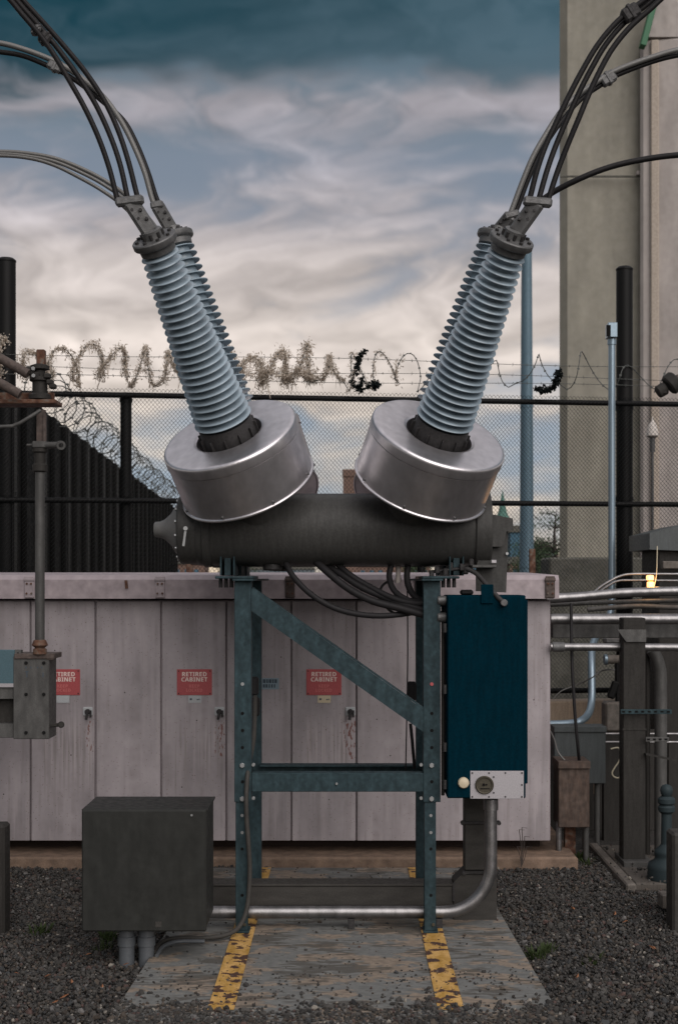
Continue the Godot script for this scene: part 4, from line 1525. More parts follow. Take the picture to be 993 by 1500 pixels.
func build_conductors() -> void:
	var cl: Vector3 = caps[["front", -1.0]]
	var cr: Vector3 = caps[["front", 1.0]]
	clamp_set("terminal_clamp", "grey bar clamp gripping three dark cables on the front bushing at the nose-cone end", cl, at(170, 297, 5.80), at(211, 292, 5.80))
	clamp_set("terminal_clamp", "grey bar clamp gripping three dark cables on the front bushing above the blue cabinet", cr, at(766, 294, 5.80), at(808, 298, 5.80))
	var ml: Vector3 = caps[["middle", -1.0]]
	var mr: Vector3 = caps[["middle", 1.0]]
	clamp_set("terminal_clamp", "grey clamp behind the front bushing's cap at the nose-cone end", ml, at(221, 302, 6.95), at(240, 299, 6.95))
	clamp_set("terminal_clamp", "grey clamp behind the front bushing's cap above the blue cabinet", mr, at(738, 318, 6.95), at(760, 312, 6.95))
	var rl: Vector3 = caps[["rear", -1.0]]
	var rr: Vector3 = caps[["rear", 1.0]]

	var sets := [
		[[[173, 298, 5.80], [171, 288, 5.80], [160, 245, 5.80], [144, 200, 5.79], [124, 157, 5.78], [102, 118, 5.78], [82, 84, 5.79], [62, 55, 5.80], [34, 22, 5.80], [6, -10, 5.80], [-50, -60, 5.8], [-150, -125, 5.8], [-300, -180, 5.8]], 0.0112, "dark_cable", "dark cable on the outer slot of the front clamp at the nose-cone end"],
		[[[189, 296, 5.80], [186, 284, 5.80], [176, 240, 5.81], [161, 197, 5.82], [140, 152, 5.82], [115, 112, 5.82], [92, 80, 5.82], [68, 50, 5.82], [38, 16, 5.82], [10, -15, 5.82], [-46, -66, 5.82], [-146, -131, 5.82], [-300, -186, 5.82]], 0.0112, "dark_cable", "dark cable on the middle slot of the front clamp at the nose-cone end"],
		[[[204, 294, 5.80], [200, 282, 5.80], [188, 235, 5.81], [173, 190, 5.83], [153, 147, 5.84], [126, 106, 5.84], [100, 74, 5.84], [74, 44, 5.84], [44, 11, 5.84], [16, -19, 5.84], [-42, -70, 5.84], [-142, -136, 5.84], [-300, -192, 5.84]], 0.0112, "dark_cable", "dark cable on the inner slot of the front clamp at the nose-cone end"],
		[[[227, 302, 6.95], [222, 288, 6.95], [212, 252, 6.95], [197, 215, 6.96], [178, 178, 6.97], [152, 142, 6.98], [122, 116, 7.0], [96, 98, 7.0], [70, 85, 7.0], [35, 72, 7.0], [0, 63, 7.0], [-60, 56, 7.0], [-200, 52, 7.0], [-330, 60, 7.0]], 0.0135, "grey_cable", "upper grey cable rising from the middle pole's bushing at the nose-cone end"],
		[[[234, 300, 6.97], [228, 286, 6.97], [217, 252, 6.97], [201, 212, 6.98], [181, 176, 6.99], [150, 148, 7.0], [120, 124, 7.02], [94, 107, 7.02], [70, 96, 7.02], [35, 82, 7.02], [0, 76, 7.02], [-60, 70, 7.02], [-200, 66, 7.02], [-330, 74, 7.02]], 0.0125, "dark_cable", "lower dark cable rising from the middle pole's bushing at the nose-cone end"],
		[[[300, 472, 8.1], [268, 400, 8.0], [228, 332, 7.9], [190, 291, 7.85], [160, 268, 7.8], [125, 249, 7.8], [85, 233, 7.8], [45, 225, 7.8], [0, 222, 7.8], [-80, 224, 7.8], [-330, 250, 7.8]], 0.0115, "grey_cable", "topmost of three grey cables sweeping to the rear pole's bushing at the nose-cone end"],
		[[[302, 474, 8.13], [266, 404, 8.0], [225, 338, 7.9], [188, 297, 7.85], [155, 272, 7.8], [120, 253, 7.8], [82, 237, 7.8], [45, 229, 7.8], [0, 225, 7.8], [-80, 227, 7.8], [-330, 253, 7.8]], 0.0105, "grey_cable", "middle of three grey cables sweeping to the rear pole's bushing at the nose-cone end"],
		[[[304, 476, 8.1], [264, 408, 8.0], [221, 344, 7.9], [182, 303, 7.85], [150, 279, 7.8], [115, 259, 7.8], [80, 242, 7.8], [45, 232, 7.8], [0, 228, 7.8], [-80, 230, 7.8], [-330, 256, 7.8]], 0.0105, "grey_cable", "lowest of three grey cables sweeping to the rear pole's bushing at the nose-cone end"],
		[[[774, 296, 5.80], [777, 285, 5.80], [786, 250, 5.80], [798, 215, 5.80], [813, 182, 5.8], [832, 142, 5.8], [853, 102, 5.8], [876, 64, 5.8], [905, 30, 5.8], [940, 2, 5.8], [990, -36, 5.8], [1100, -90, 5.8], [1280, -140, 5.8]], 0.0118, "dark_cable", "dark cable on the inner slot of the front clamp above the blue cabinet"],
		[[[788, 296, 5.80], [791, 284, 5.80], [802, 246, 5.81], [815, 210, 5.82], [830, 175, 5.82], [848, 135, 5.82], [866, 100, 5.82], [886, 66, 5.82], [912, 35, 5.82], [945, 8, 5.82], [994, -30, 5.82], [1104, -84, 5.82], [1280, -134, 5.82]], 0.0118, "dark_cable", "dark cable on the middle slot of the front clamp above the blue cabinet"],
		[[[802, 297, 5.80], [805, 285, 5.80], [818, 246, 5.80], [832, 210, 5.79], [847, 174, 5.78], [862, 138, 5.78], [878, 104, 5.78], [896, 72, 5.78], [920, 42, 5.78], [950, 15, 5.78], [998, -24, 5.78], [1108, -78, 5.78], [1280, -128, 5.78]], 0.0118, "dark_cable", "dark cable on the outer slot of the front clamp above the blue cabinet"],
		[[[745, 318, 6.95], [752, 300, 6.95], [764, 268, 6.95], [779, 232, 6.95], [797, 200, 6.96], [822, 162, 6.98], [850, 136, 7.0], [874, 120, 7.0], [896, 106, 7.0], [925, 94, 7.0], [960, 82, 7.0], [993, 73, 7.0], [1060, 62, 7.0], [1250, 54, 7.0]], 0.0135, "grey_cable", "upper grey braided cable rising from the middle pole's bushing above the blue cabinet"],
		[[[752, 316, 6.97], [760, 298, 6.97], [772, 266, 6.97], [788, 230, 6.97], [806, 200, 6.98], [828, 170, 7.0], [852, 144, 7.02], [876, 127, 7.02], [898, 113, 7.02], [926, 101, 7.02], [960, 89, 7.02], [993, 81, 7.02], [1060, 70, 7.02], [1250, 62, 7.02]], 0.012, "dark_cable", "lower dark cable rising from the middle pole's bushing above the blue cabinet"],
		[[[678, 472, 8.1], [710, 400, 8.0], [752, 330, 7.9], [800, 288, 7.85], [848, 262, 7.8], [895, 244, 7.8], [945, 233, 7.8], [993, 227, 7.8], [1080, 221, 7.8], [1250, 222, 7.8]], 0.0165, "dark_cable", "single thick dark cable sweeping to the rear pole's bushing above the blue cabinet"],
	]
	for s in sets:
		var b := MB.new()
		var path := through(s[0], 7)
		b.tube(path, s[1], 9)
		tag(solo("overhead_cable", b, M[s[2]], path[0]), s[3], "cable", "overhead cables")
	# ferrules at the clamps and spacers along the bundles
	for s in [[[60, 52, 5.82], [74, 62, 5.82], 0.030, "dark spacer clamp binding three dark cables above the nose-cone end", "dark_casting"], [[50, 40, 5.82], [58, 49, 5.82], 0.026, "small grey spacer clamp higher on the dark cables above the nose-cone end", "grey_casting"], [[72, 91, 7.01], [92, 101, 7.01], 0.034, "grey spacer clamp on the middle pole's cable pair at the nose-cone end", "grey_casting"], [[912, 26, 5.80], [934, 12, 5.80], 0.034, "dark spacer clamp on the dark cables above the blue cabinet", "dark_casting"], [[880, 121, 7.01], [900, 109, 7.01], 0.034, "grey spacer clamp on the middle pole's cable pair above the blue cabinet", "grey_casting"]]:
		var b := MB.new()
		var pa := at(s[0][0], s[0][1], s[0][2])
		var pb := at(s[1][0], s[1][1], s[1][2])
		b.bar(pa, pb, s[2] * 1.7, s[2] * 1.3, Vector3(0, 0, 1), 0.008)
		b.bar(pa.lerp(pb, 0.35), pa.lerp(pb, 0.65), s[2] * 2.0, s[2] * 1.5, Vector3(0, 0, 1), 0.006)
		tag(solo("cable_spacer", b, M[s[4]], pa), s[3], "cable spacer", "cable spacers")


# ------------------------------------------------------------------ boxes, conduits and hoses round the stand
func build_stand_equipment() -> void:
	# blue control cabinet
	var d := 6.33
	var k := d / F
	var X := func(px: float) -> float: return (px - 508.0) * k
	var Y := func(py: float) -> float: return EYE - (py - 847.0) * k
	var cab := thing("control_cabinet", "dark blue control cabinet with a silver plate hung on the stand", "control cabinet", Vector3(X.call(712.0), Y.call(1170.0), -6.5))
	var b := MB.new()
	b.bb(Vector3(X.call(655.0), Y.call(1170.0), -d - 0.25), Vector3(X.call(770.0), Y.call(872.0), -d - 0.012), 0.004)
	part(cab, "body", b, M.blue_paint)
	b = MB.new()
	b.bb(Vector3(X.call(655.5), Y.call(1169.0), -d - 0.0115), Vector3(X.call(769.5), Y.call(873.0), -d), 0.004)
	part(cab, "door", b, M.blue_paint)
	b = MB.new()
	b.bb(Vector3(X.call(652.0), Y.call(1160.0), -d - 0.262), Vector3(X.call(783.0), Y.call(880.0), -d - 0.2505), 0.003)
	part(cab, "back_plate", b, M.blue_paint)
	var plate_c := Vector3(X.call(727.5), Y.call(1149.5), -d)
	b = MB.new()
	b.bb(plate_c + Vector3(-0.119, -0.062, 0.0004), plate_c + Vector3(0.119, 0.062, 0.004), 0.001)
	var pl := part(cab, "silver_plate", b, M.plate_aluminium)
	for q in [[-0.11, 0.053], [-0.036, 0.053], [0.037, 0.053], [0.11, 0.053], [-0.11, -0.053], [-0.036, -0.053], [0.037, -0.053], [0.11, -0.053], [0.11, 0.0], [-0.015, 0.035], [-0.015, -0.035]]:
		b = MB.new()
		b.cyl(plate_c + Vector3(q[0], q[1], 0.003), plate_c + Vector3(q[0], q[1], 0.007), 0.004, 8)
		part(pl, "screw", b, M.dark_casting)
	var dc := plate_c + Vector3(-0.056, 0.0, 0.004)
	b = MB.new()
	b.lathe([Vector2(0.041, 0.0), Vector2(0.041, 0.009), Vector2(0.037, 0.013), Vector2(0.032, 0.012), Vector2(0.031, 0.007), Vector2(0.0, 0.007)], MB.along(dc, dc + Vector3(0, 0, 1)), 36, 30)
	var dial := part(pl, "dial", b, M.bronze)
	b = MB.new()
	b.cyl(dc + Vector3(-0.004, 0.002, 0.007), dc + Vector3(-0.004, 0.002, 0.012), 0.006, 10)
	b.cyl(dc + Vector3(0.008, 0.002, 0.007), dc + Vector3(0.008, 0.002, 0.011), 0.004, 10)
	b.bb(dc + Vector3(-0.020, -0.018, 0.0068), dc + Vector3(0.022, -0.014, 0.0085))
	part(pl, "dial_face", b, M.black_hole)
	var bc := Vector3(X.call(678.5), Y.call(1146.5), -d)
	b = MB.new()
	b.lathe([Vector2(0.025, 0.0), Vector2(0.025, 0.008), Vector2(0.021, 0.014), Vector2(0.010, 0.017), Vector2(0.0, 0.0175)], MB.along(bc, bc + Vector3(0, 0, 1)), 28, 35)
	part(cab, "button", b, M.cream_plastic)
	b = MB.new()
	b.bb(Vector3(X.call(676.0), Y.call(872.0), -d - 0.12), Vector3(X.call(695.0), Y.call(864.0), -d - 0.06), 0.008)
	part(cab, "lifting_eye", b, M.black_paint)
	b = MB.new()
	b.bb(Vector3(X.call(704.0), Y.call(884.0), -d + 0.001), Vector3(X.call(722.0), Y.call(856.0), -d + 0.010), 0.002)
	part(cab, "bracket", b, M.blue_paint)
	for py in [880.0, 905.0]:
		b = MB.new()
		b.cyl(Vector3(X.call(642.0), Y.call(py), -d - 0.08), Vector3(X.call(655.5), Y.call(py), -d - 0.08), 0.022, 16, -1, 0.004)
		part(cab, "hose_gland", b, M.grey_casting)
	for py in [920.0, 1010.0, 1095.0, 1150.0]:
		b = MB.new()
		b.cyl(Vector3(X.call(652.0), Y.call(py) - 0.02, -d - 0.02), Vector3(X.call(652.0), Y.call(py) + 0.02, -d - 0.02), 0.009, 10)
		part(cab, "hinge", b, M.dark_casting)

	# grey junction box on two pipes
	d = 5.9
	k = d / F
	var jb := thing("junction_box", "dark grey steel junction box standing on two short pipes", "junction box", Vector3(-0.84, -0.05, -6.08))
	b = MB.new()
	b.bb(Vector3(X.call(120.0) * 5.9 / 6.33 * 1.0, 0.135, -6.26), Vector3(X.call(302.0) * 5.9 / 6.33, 0.632, -d - 0.004), 0.004)
	b = MB.new()
	var jx0 := (120.0 - 508.0) * k
	var jx1 := (302.5 - 508.0) * k
	b.bb(Vector3(jx0 + 0.004, 0.137, -6.26), Vector3(jx1 - 0.004, 0.630, -d - 0.022), 0.005)
	part(jb, "body", b, M.box_paint)
	b = MB.new()
	b.bb(Vector3(jx0, 0.133, -d - 0.0215), Vector3(jx1, 0.638, -d), 0.006)
	var jd := part(jb, "front_cover", b, M.box_paint)
	b = MB.new()
	b.bb(Vector3(jx0 - 0.004, 0.6305, -6.265), Vector3(jx1 + 0.004, 0.6385, -d - 0.022), 0.002)
	part(jb, "top_cover", b, M.box_paint)
	for q in [[281.0, 1194.0]]:
		b = MB.new()
		var c := at(q[0], q[1], d)
		b.cyl(c - Vector3(0, 0, 0.002), c + Vector3(0, 0, 0.004), 0.005, 8)
		part(jd, "screw", b, M.zinc_bolt)
	b = MB.new()
	b.bb(at(228, 1358, d) , at(237, 1350, d) + Vector3(0, 0, 0.0025))
	part(jd, "label_patch", b, M.duct_paint)
	for px in [186.0, 215.0]:
		b = MB.new()
		var c := at(px, 1365, 6.02)
		b.lathe([Vector2(0.033, -0.06), Vector2(0.033, 0.045), Vector2(0.038, 0.047), Vector2(0.038, 0.085), Vector2(0.033, 0.087), Vector2(0.033, 0.137)], Transform3D(Basis.IDENTITY, Vector3(c.x, 0, c.z)), 24, 30)
		part(jb, "pipe", b, M.pipe_pvc)

	# silver conduit from the box up to the cabinet
	var zc := -6.5
	var pts := []
	var y0 := 0.074
	var bend := 0.215
	var xr := (718.5 - 508.0) / F * 6.5
	pts.append(Vector3(jx1 - 0.008, y0, -6.2))
	pts.append(Vector3(jx1 + 0.10, y0, -6.30))
	pts.append(Vector3(jx1 + 0.20, y0, zc))
	pts = []
	pts.append(Vector3(jx1 - 0.25, y0 + 0.0, zc))
	pts.append(Vector3(0.2, y0, zc))
	for i in 13:
		var a := PI * 0.5 * i / 12.0
		pts.append(Vector3(xr - bend + bend * sin(a), y0 + bend - bend * cos(a), zc))
	pts.append(Vector3(xr, 0.592, zc))
	b = MB.new()
	b.tube(pts, 0.029, 24)
	var co := thing("silver_conduit", "shiny silver conduit bending up to the blue cabinet", "conduit", Vector3(0, 0.045, zc))
	part(co, "tube", b, M.conduit)
	for q in [0.02, 0.42]:
		b = MB.new()
		b.bb(Vector3(q - 0.015, 0.0, zc - 0.03), Vector3(q + 0.015, 0.046, zc + 0.02), 0.002)
		part(co, "foot_strap", b, M.dark_casting)
	b = MB.new()
	b.lathe([Vector2(0.029, 0.0), Vector2(0.034, 0.002), Vector2(0.034, 0.05), Vector2(0.029, 0.052)], Transform3D(Basis.IDENTITY, Vector3(xr, 0.54, zc)), 24)
	part(co, "coupling", b, M.conduit)

	# square wireway behind it
	var zw := -6.66
	var wx := func(px: float) -> float: return (px - 508.0) / F * 6.66
	var wy := func(py: float) -> float: return EYE - (py - 847.0) / F * 6.66
	var wd := thing("wireway", "dark square cable duct running along the pad and up to the blue cabinet", "cable duct", Vector3(0, 0.0, zw - 0.06))
	b = MB.new()
	b.bb(Vector3(wx.call(296.0), wy.call(1327.0), zw - 0.13), Vector3(wx.call(664.0), wy.call(1298.0), zw), 0.004)
	b.bb(Vector3(wx.call(296.0), wy.call(1298.0) + 0.0005, zw - 0.132), Vector3(wx.call(664.0), wy.call(1297.0) + 0.006, zw + 0.006), 0.002)
	part(wd, "horizontal_run", b, M.duct_paint)
	b = MB.new()
	b.prism(PackedVector2Array([Vector2(wx.call(664.5), 0.0), Vector2(wx.call(727.0), 0.0), Vector2(wx.call(727.0), wy.call(1276.0)), Vector2(wx.call(681.0), wy.call(1276.0)), Vector2(wx.call(664.5), wy.call(1292.0))]), zw + 0.003, 0.135)
	part(wd, "elbow", b, M.duct_paint)
	b = MB.new()
	b.bb(Vector3(wx.call(680.5), wy.call(1275.0), zw - 0.12), Vector3(wx.call(727.0), wy.call(1150.0), zw), 0.004)
	part(wd, "riser", b, M.duct_paint)
	b = MB.new()
	for q in [[678.0, 1205.0, 729.0], [680.0, 1278.0, 731.0]]:
		b.bb(Vector3(wx.call(q[0]), wy.call(q[1] + 2.0), zw + 0.002), Vector3(wx.call(q[2]), wy.call(q[1] - 2.0), zw + 0.012), 0.002)
		b.cyl(Vector3(wx.call(q[0] - 1.0), wy.call(q[1]), zw - 0.01), Vector3(wx.call(q[0] - 1.0), wy.call(q[1]), zw + 0.02), 0.010, 8)
		b.cyl(Vector3(wx.call(q[2] + 1.0), wy.call(q[1]), zw - 0.01), Vector3(wx.call(q[2] + 1.0), wy.call(q[1]), zw + 0.02), 0.010, 8)
	b.bb(Vector3(wx.call(662.5), wy.call(1320.0), zw + 0.002), Vector3(wx.call(665.5), wy.call(1293.0), zw + 0.010), 0.001)
	part(wd, "joint_straps", b, M.dark_casting)

	# black hoses from below the tank to the cabinet
	var hs := [
		[[[418, 822, 6.55], [428, 842, 6.50], [450, 866, 6.46], [480, 886, 6.44], [515, 898, 6.44], [560, 902, 6.46], [610, 896, 6.5], [640, 884, 6.44], [646, 881, 6.42]], 0.0135, "black hose hanging lowest between the tank and the blue cabinet"],
		[[[462, 822, 6.55], [480, 838, 6.50], [510, 862, 6.47], [545, 880, 6.46], [590, 892, 6.46], [630, 903, 6.44], [646, 905, 6.42]], 0.0170, "thick black hose leaving the tank's middle underside"],
		[[[470, 824, 6.62], [492, 836, 6.58], [525, 858, 6.54], [560, 874, 6.52], [600, 888, 6.48], [646, 900, 6.42]], 0.0150, "black hose behind the thick hose under the tank"],
		[[[492, 824, 6.60], [510, 840, 6.56], [535, 856, 6.54], [575, 876, 6.50], [610, 884, 6.47], [646, 880, 6.42]], 0.0140, "black hose nearest the tank's centre seam"],
		[[[574, 824, 6.60], [570, 845, 6.58], [578, 866, 6.54], [600, 880, 6.50], [630, 884, 6.46], [646, 882, 6.42]], 0.0140, "short black hose dropping in front of the white tube"],
		[[[598, 824, 6.62], [596, 848, 6.60], [604, 870, 6.56], [625, 884, 6.50], [646, 884, 6.43]], 0.0150, "short black hose dropping beside the blue cabinet's leg"],
		[[[571, 850, 6.70], [560, 858, 6.70], [556, 872, 6.68], [566, 890, 6.66], [580, 900, 6.6]], 0.0060, "thin black loop of wire under the tank"],
	]
	for h in hs:
		b = MB.new()
		var path := through(h[0], 6)
		b.tube(path, h[1], 12)
		for j in range(3, path.size() - 1, 5):
			var c: Vector3 = path[j]
			b.tube([c, c.lerp(path[j + 1], 0.35)], h[1] * 1.07, 12)
		tag(solo("hose", b, M.rubber, path[0]), h[2], "hose", "hoses under the tank")
	b = MB.new()
	b.cyl(at(583, 850, 6.64), at(583, 826, 6.64), 0.011, 12)
	b.cyl(at(583, 854, 6.64), at(583, 846, 6.64), 0.014, 12)
	tag(solo("drain_tube", b, M.pier_lit_tone, at(583, 850, 6.64)), "short white tube under the tank between the hoses", "tube")

	# cable down the left leg and away under the box
	b = MB.new()
	var cb := through([[374, 1020, 6.75], [372, 1080, 6.6], [364, 1125, 6.42], [361, 1165, 6.37], [361.5, 1200, 6.37], [364, 1235, 6.37], [366, 1280, 6.38], [362, 1330, 6.36], [350, 1358, 6.33], [330, 1370, 6.28], [300, 1374, 6.25], [262, 1374, 6.22], [238, 1380, 6.15], [226, 1396, 6.03]], 6)
	b.tube(cb, 0.0105, 10)
	tag(solo("power_cord", b, M.duct_paint, cb[0]), "grey-brown cord clipped down the leg by the junction box and across the pad", "cord")
	b = MB.new()
	var cb2 := through([[300, 1379, 6.18], [262, 1379, 6.17], [240, 1386, 6.1], [230, 1400, 6.0]], 6)
	b.tube(cb2, 0.009, 8)
	tag(solo("power_cord", b, M.pipe_pvc, cb2[0]), "short grey cord lying on the pad beside the junction box", "cord")
	b = MB.new()
	var cb3 := through([[601, 1060, 6.9], [604, 1090, 6.9], [607, 1125, 6.95]], 4)
	b.tube(cb3, 0.008, 8)
	tag(solo("power_cord", b, M.rubber, cb3[0]), "short black cord behind the leg by the blue cabinet", "cord")
	b = MB.new()
	var cb4 := through([[596, 830, 6.8], [597, 960, 6.8], [594, 1130, 6.85]], 3)
	b.tube(cb4, 0.0035, 6)
	tag(solo("power_cord", b, M.rubber, cb4[0]), "thin black wire hanging straight beside the blue cabinet's legs", "cord")
	b = MB.new()
	b.cyl(at(648.5, 1165, 6.42), at(648.5, 905, 6.42), 0.008, 10)
	tag(solo("slim_pipe", b, M.dark_steel, at(648.5, 1165, 6.42)), "slim dark pipe between the stand leg and the blue cabinet", "pipe")


# ------------------------------------------------------------------ switch gear at the left edge
func build_left_switch() -> void:
	var d := 7.2
	var sw := thing("disconnect_switch", "weathered switch gear with a vertical rod and rusty cross channel", "switch gear", Vector3(-2.1, -0.05, -7.3))
	var b := MB.new()
	b.bb(Vector3(-2.20, -0.05, -7.42), Vector3(-2.05, 3.2, -7.27), 0.006)
	part(sw, "column", b, M.grey_steel)
	b = MB.new()
	b.bb(at(-140, 597, d + 0.12), at(82, 584.5, d - 0.05), 0.004)
	b.bb(at(-140, 586, d + 0.13), at(80, 575, d + 0.115), 0.003)
	part(sw, "cross_channel", b, M.rust_steel)
	var X := func(px: float) -> float: return (px - 508.0) / F * d
	var Y := func(py: float) -> float: return EYE - (py - 847.0) / F * d
	var rx: float = X.call(59.0)
	var ring := func(prof: Array, m: Material, called: String) -> void:
		var q := MB.new()
		var pr := []
		for w in prof:
			pr.append(Vector2(w[0] / F * d, Y.call(w[1])))
		q.lathe(pr, Transform3D(Basis.IDENTITY, Vector3(rx, 0, -d)), 20, 30)
		part(sw, called, q, m)
	ring.call([[0, 958], [7, 958], [7, 690], [7, 690], [0, 690]], M.grey_steel, "operating_rod")
	ring.call([[7, 692], [11, 690], [11, 681], [8.5, 679], [8.5, 664], [11, 662], [11, 657], [0, 657]], M.dark_steel, "coupling")
	ring.call([[0, 958], [10, 958], [10, 951], [7, 949], [12, 945], [9, 938], [7, 937]], M.rust_steel, "reducer")
	ring.call([[0, 585], [16, 585], [16, 579], [11, 576], [11, 560], [15, 558], [15, 553], [8, 551], [8, 543], [14, 541], [14, 536], [6, 533], [0, 533]], M.dark_steel, "rotor_bearing")
	b = MB.new()
	b.bb(at(55, 648, d), at(67, 600, d - 0.02), 0.002)
	b.bb(at(65, 648, d - 0.005), at(67.5, 606, d - 0.03), 0.001)
	part(sw, "link_plate", b, M.rust_light)
	b = MB.new()
	b.box(at(60, 652, d), Vector3(0.075, 0.035, 0.07), 0.006)
	b.cyl(at(40, 652, d), at(56, 652, d), 0.007, 10)
	b.cyl(at(68, 652, d - 0.02), at(92, 652, d - 0.04), 0.017, 16)
	b.lathe([Vector2(0.012, 0.0), Vector2(0.021, 0.0), Vector2(0.023, 0.004), Vector2(0.023, 0.02), Vector2(0.012, 0.02), Vector2(0.011, 0.0)], MB.along(at(89, 652, d - 0.06), at(90.5, 652.4, d - 0.09)), 20)
	part(sw, "crank_clamp", b, M.grey_steel)
	b = MB.new()
	b.box(at(61, 527, d), Vector3(0.042, 0.10, 0.045), 0.004)
	part(sw, "stop_block", b, M.rust_steel)
	b = MB.new()
	for q in [[46, 546], [50, 553], [44, 541], [74, 560], [70, 551], [54, 549], [78, 566]]:
		b.box(at(q[0], q[1], d - 0.03), Vector3(0.035, 0.026, 0.04), 0.006)
	part(sw, "clamp_hardware", b, M.dark_steel)
	b = MB.new()
	for q in [[49.0, 539.5], [49.5, 550.0]]:
		b.cyl(at(q[0], q[1], d - 0.05), at(q[0], q[1], d - 0.065), 0.010, 6)
	part(sw, "nut", b, M.zinc_bolt)
	for s in [[[-140, 445, 7.2], [42, 548, 7.14], 0.024], [[-140, 480, 7.1], [30, 578, 7.1], 0.024]]:
		b = MB.new()
		b.cyl(at(s[0][0], s[0][1], s[0][2]), at(s[1][0], s[1][1], s[1][2]), s[2], 14)
		part(sw, "arm_tube", b, M.rust_light)
	b = MB.new()
	b.tube(through([[-140, 628, 7.12], [0, 625, 7.12], [24, 622, 7.12], [44, 611, 7.12], [60, 601, 7.14]], 6), 0.010, 8)
	part(sw, "ground_strap", b, M.grey_steel)
	# gear box at the foot of the rod
	b = MB.new()
	b.bb(at(32, 1077, d + 0.18), at(72.5, 961, d), 0.003)
	var gb := part(sw, "gear_box", b, M.grey_steel)
	b = MB.new()
	b.bb(at(34, 962, d + 0.18), at(80, 957.5, d - 0.01), 0.002)
	b.bb(at(72, 966, d + 0.05), at(79, 962.5, d - 0.005), 0.002)
	part(gb, "top_flange", b, M.rust_light)
	for q in [[39, 971], [65, 971], [39, 1017], [65, 1017], [39, 1073], [65, 1073]]:
		bolt(gb, at(q[0], q[1], d), 0.009, M.black_paint)
	b = MB.new()
	b.bb(at(39.4, 992, d), at(40.8, 983, d) + Vector3(0, 0, 0.001))
	b.bb(at(37.5, 984.5, d), at(42.5, 983, d) + Vector3(0, 0, 0.0012))
	b.bb(at(63, 992, d), at(64.5, 985, d) + Vector3(0, 0, 0.001))
	for q in [38.0, 45.0, 55.0, 61.0]:
		b.bb(at(q, 979, d), at(q + 1.6, 976.5, d) + Vector3(0, 0, 0.001))
	part(gb, "stencil_marks", b, M.print_dark)
	b = MB.new()
	b.bar(at(73, 1063, d + 0.02), at(89, 1061.5, d + 0.02), 0.018, 0.02, Vector3(0, 0, 1), 0.004)
	b.cyl(at(90, 1061.5, d + 0.04), at(90, 1061.5, d), 0.017, 14, -1, 0.004)
	part(gb, "lever", b, M.dark_steel)
	b = MB.new()
	b.bb(at(22.5, 1006, d + 0.05), at(31.5, 952, d + 0.01), 0.002)
	b.bb(at(-140, 1023, d + 0.06), at(31.5, 1004, d + 0.02), 0.002)
	b.bb(at(-140, 1077, d + 0.14), at(32, 1060, d + 0.02), 0.002)
	part(sw, "mounting_channel", b, M.grey_steel)
	for i in 8:
		b = MB.new()
		var c := at(27, 957 + i * 6.6, d + 0.01)
		b.cyl(c, c + Vector3(0, 0, 0.0015), 0.005, 10)
		part(sw, "slot_hole", b, M.black_hole)
	b = MB.new()
	b.bb(at(-90, 1001, d + 0.04), at(22, 952, d + 0.005), 0.003)
	part(sw, "blue_panel", b, M.panel_blue)
	b = MB.new()
	b.bb(at(-90, 1006.5, d + 0.018), at(22.3, 1001.2, d + 0.004), 0.001)
	part(sw, "panel_edge", b, M.plate_aluminium)
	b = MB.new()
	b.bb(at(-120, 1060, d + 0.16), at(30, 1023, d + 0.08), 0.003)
	part(sw, "recess_shade", b, M.dark_steel)  # dark box standing for the shade inside an open recess


# ------------------------------------------------------------------ pipes and boxes at the right edge
func hpipe(called: String, label: String, pts: Array, r: float, m: Material, sides := 16, group := "pipes beside the cabinets") -> MeshInstance3D:
	var b := MB.new()
	var path := through(pts, 6)
	b.tube(path, r, sides)
	var o := solo(called, b, m, path[0])
	tag(o, label, "pipe" if called.contains("pipe") or called.contains("conduit") else "cord", group)
	return o


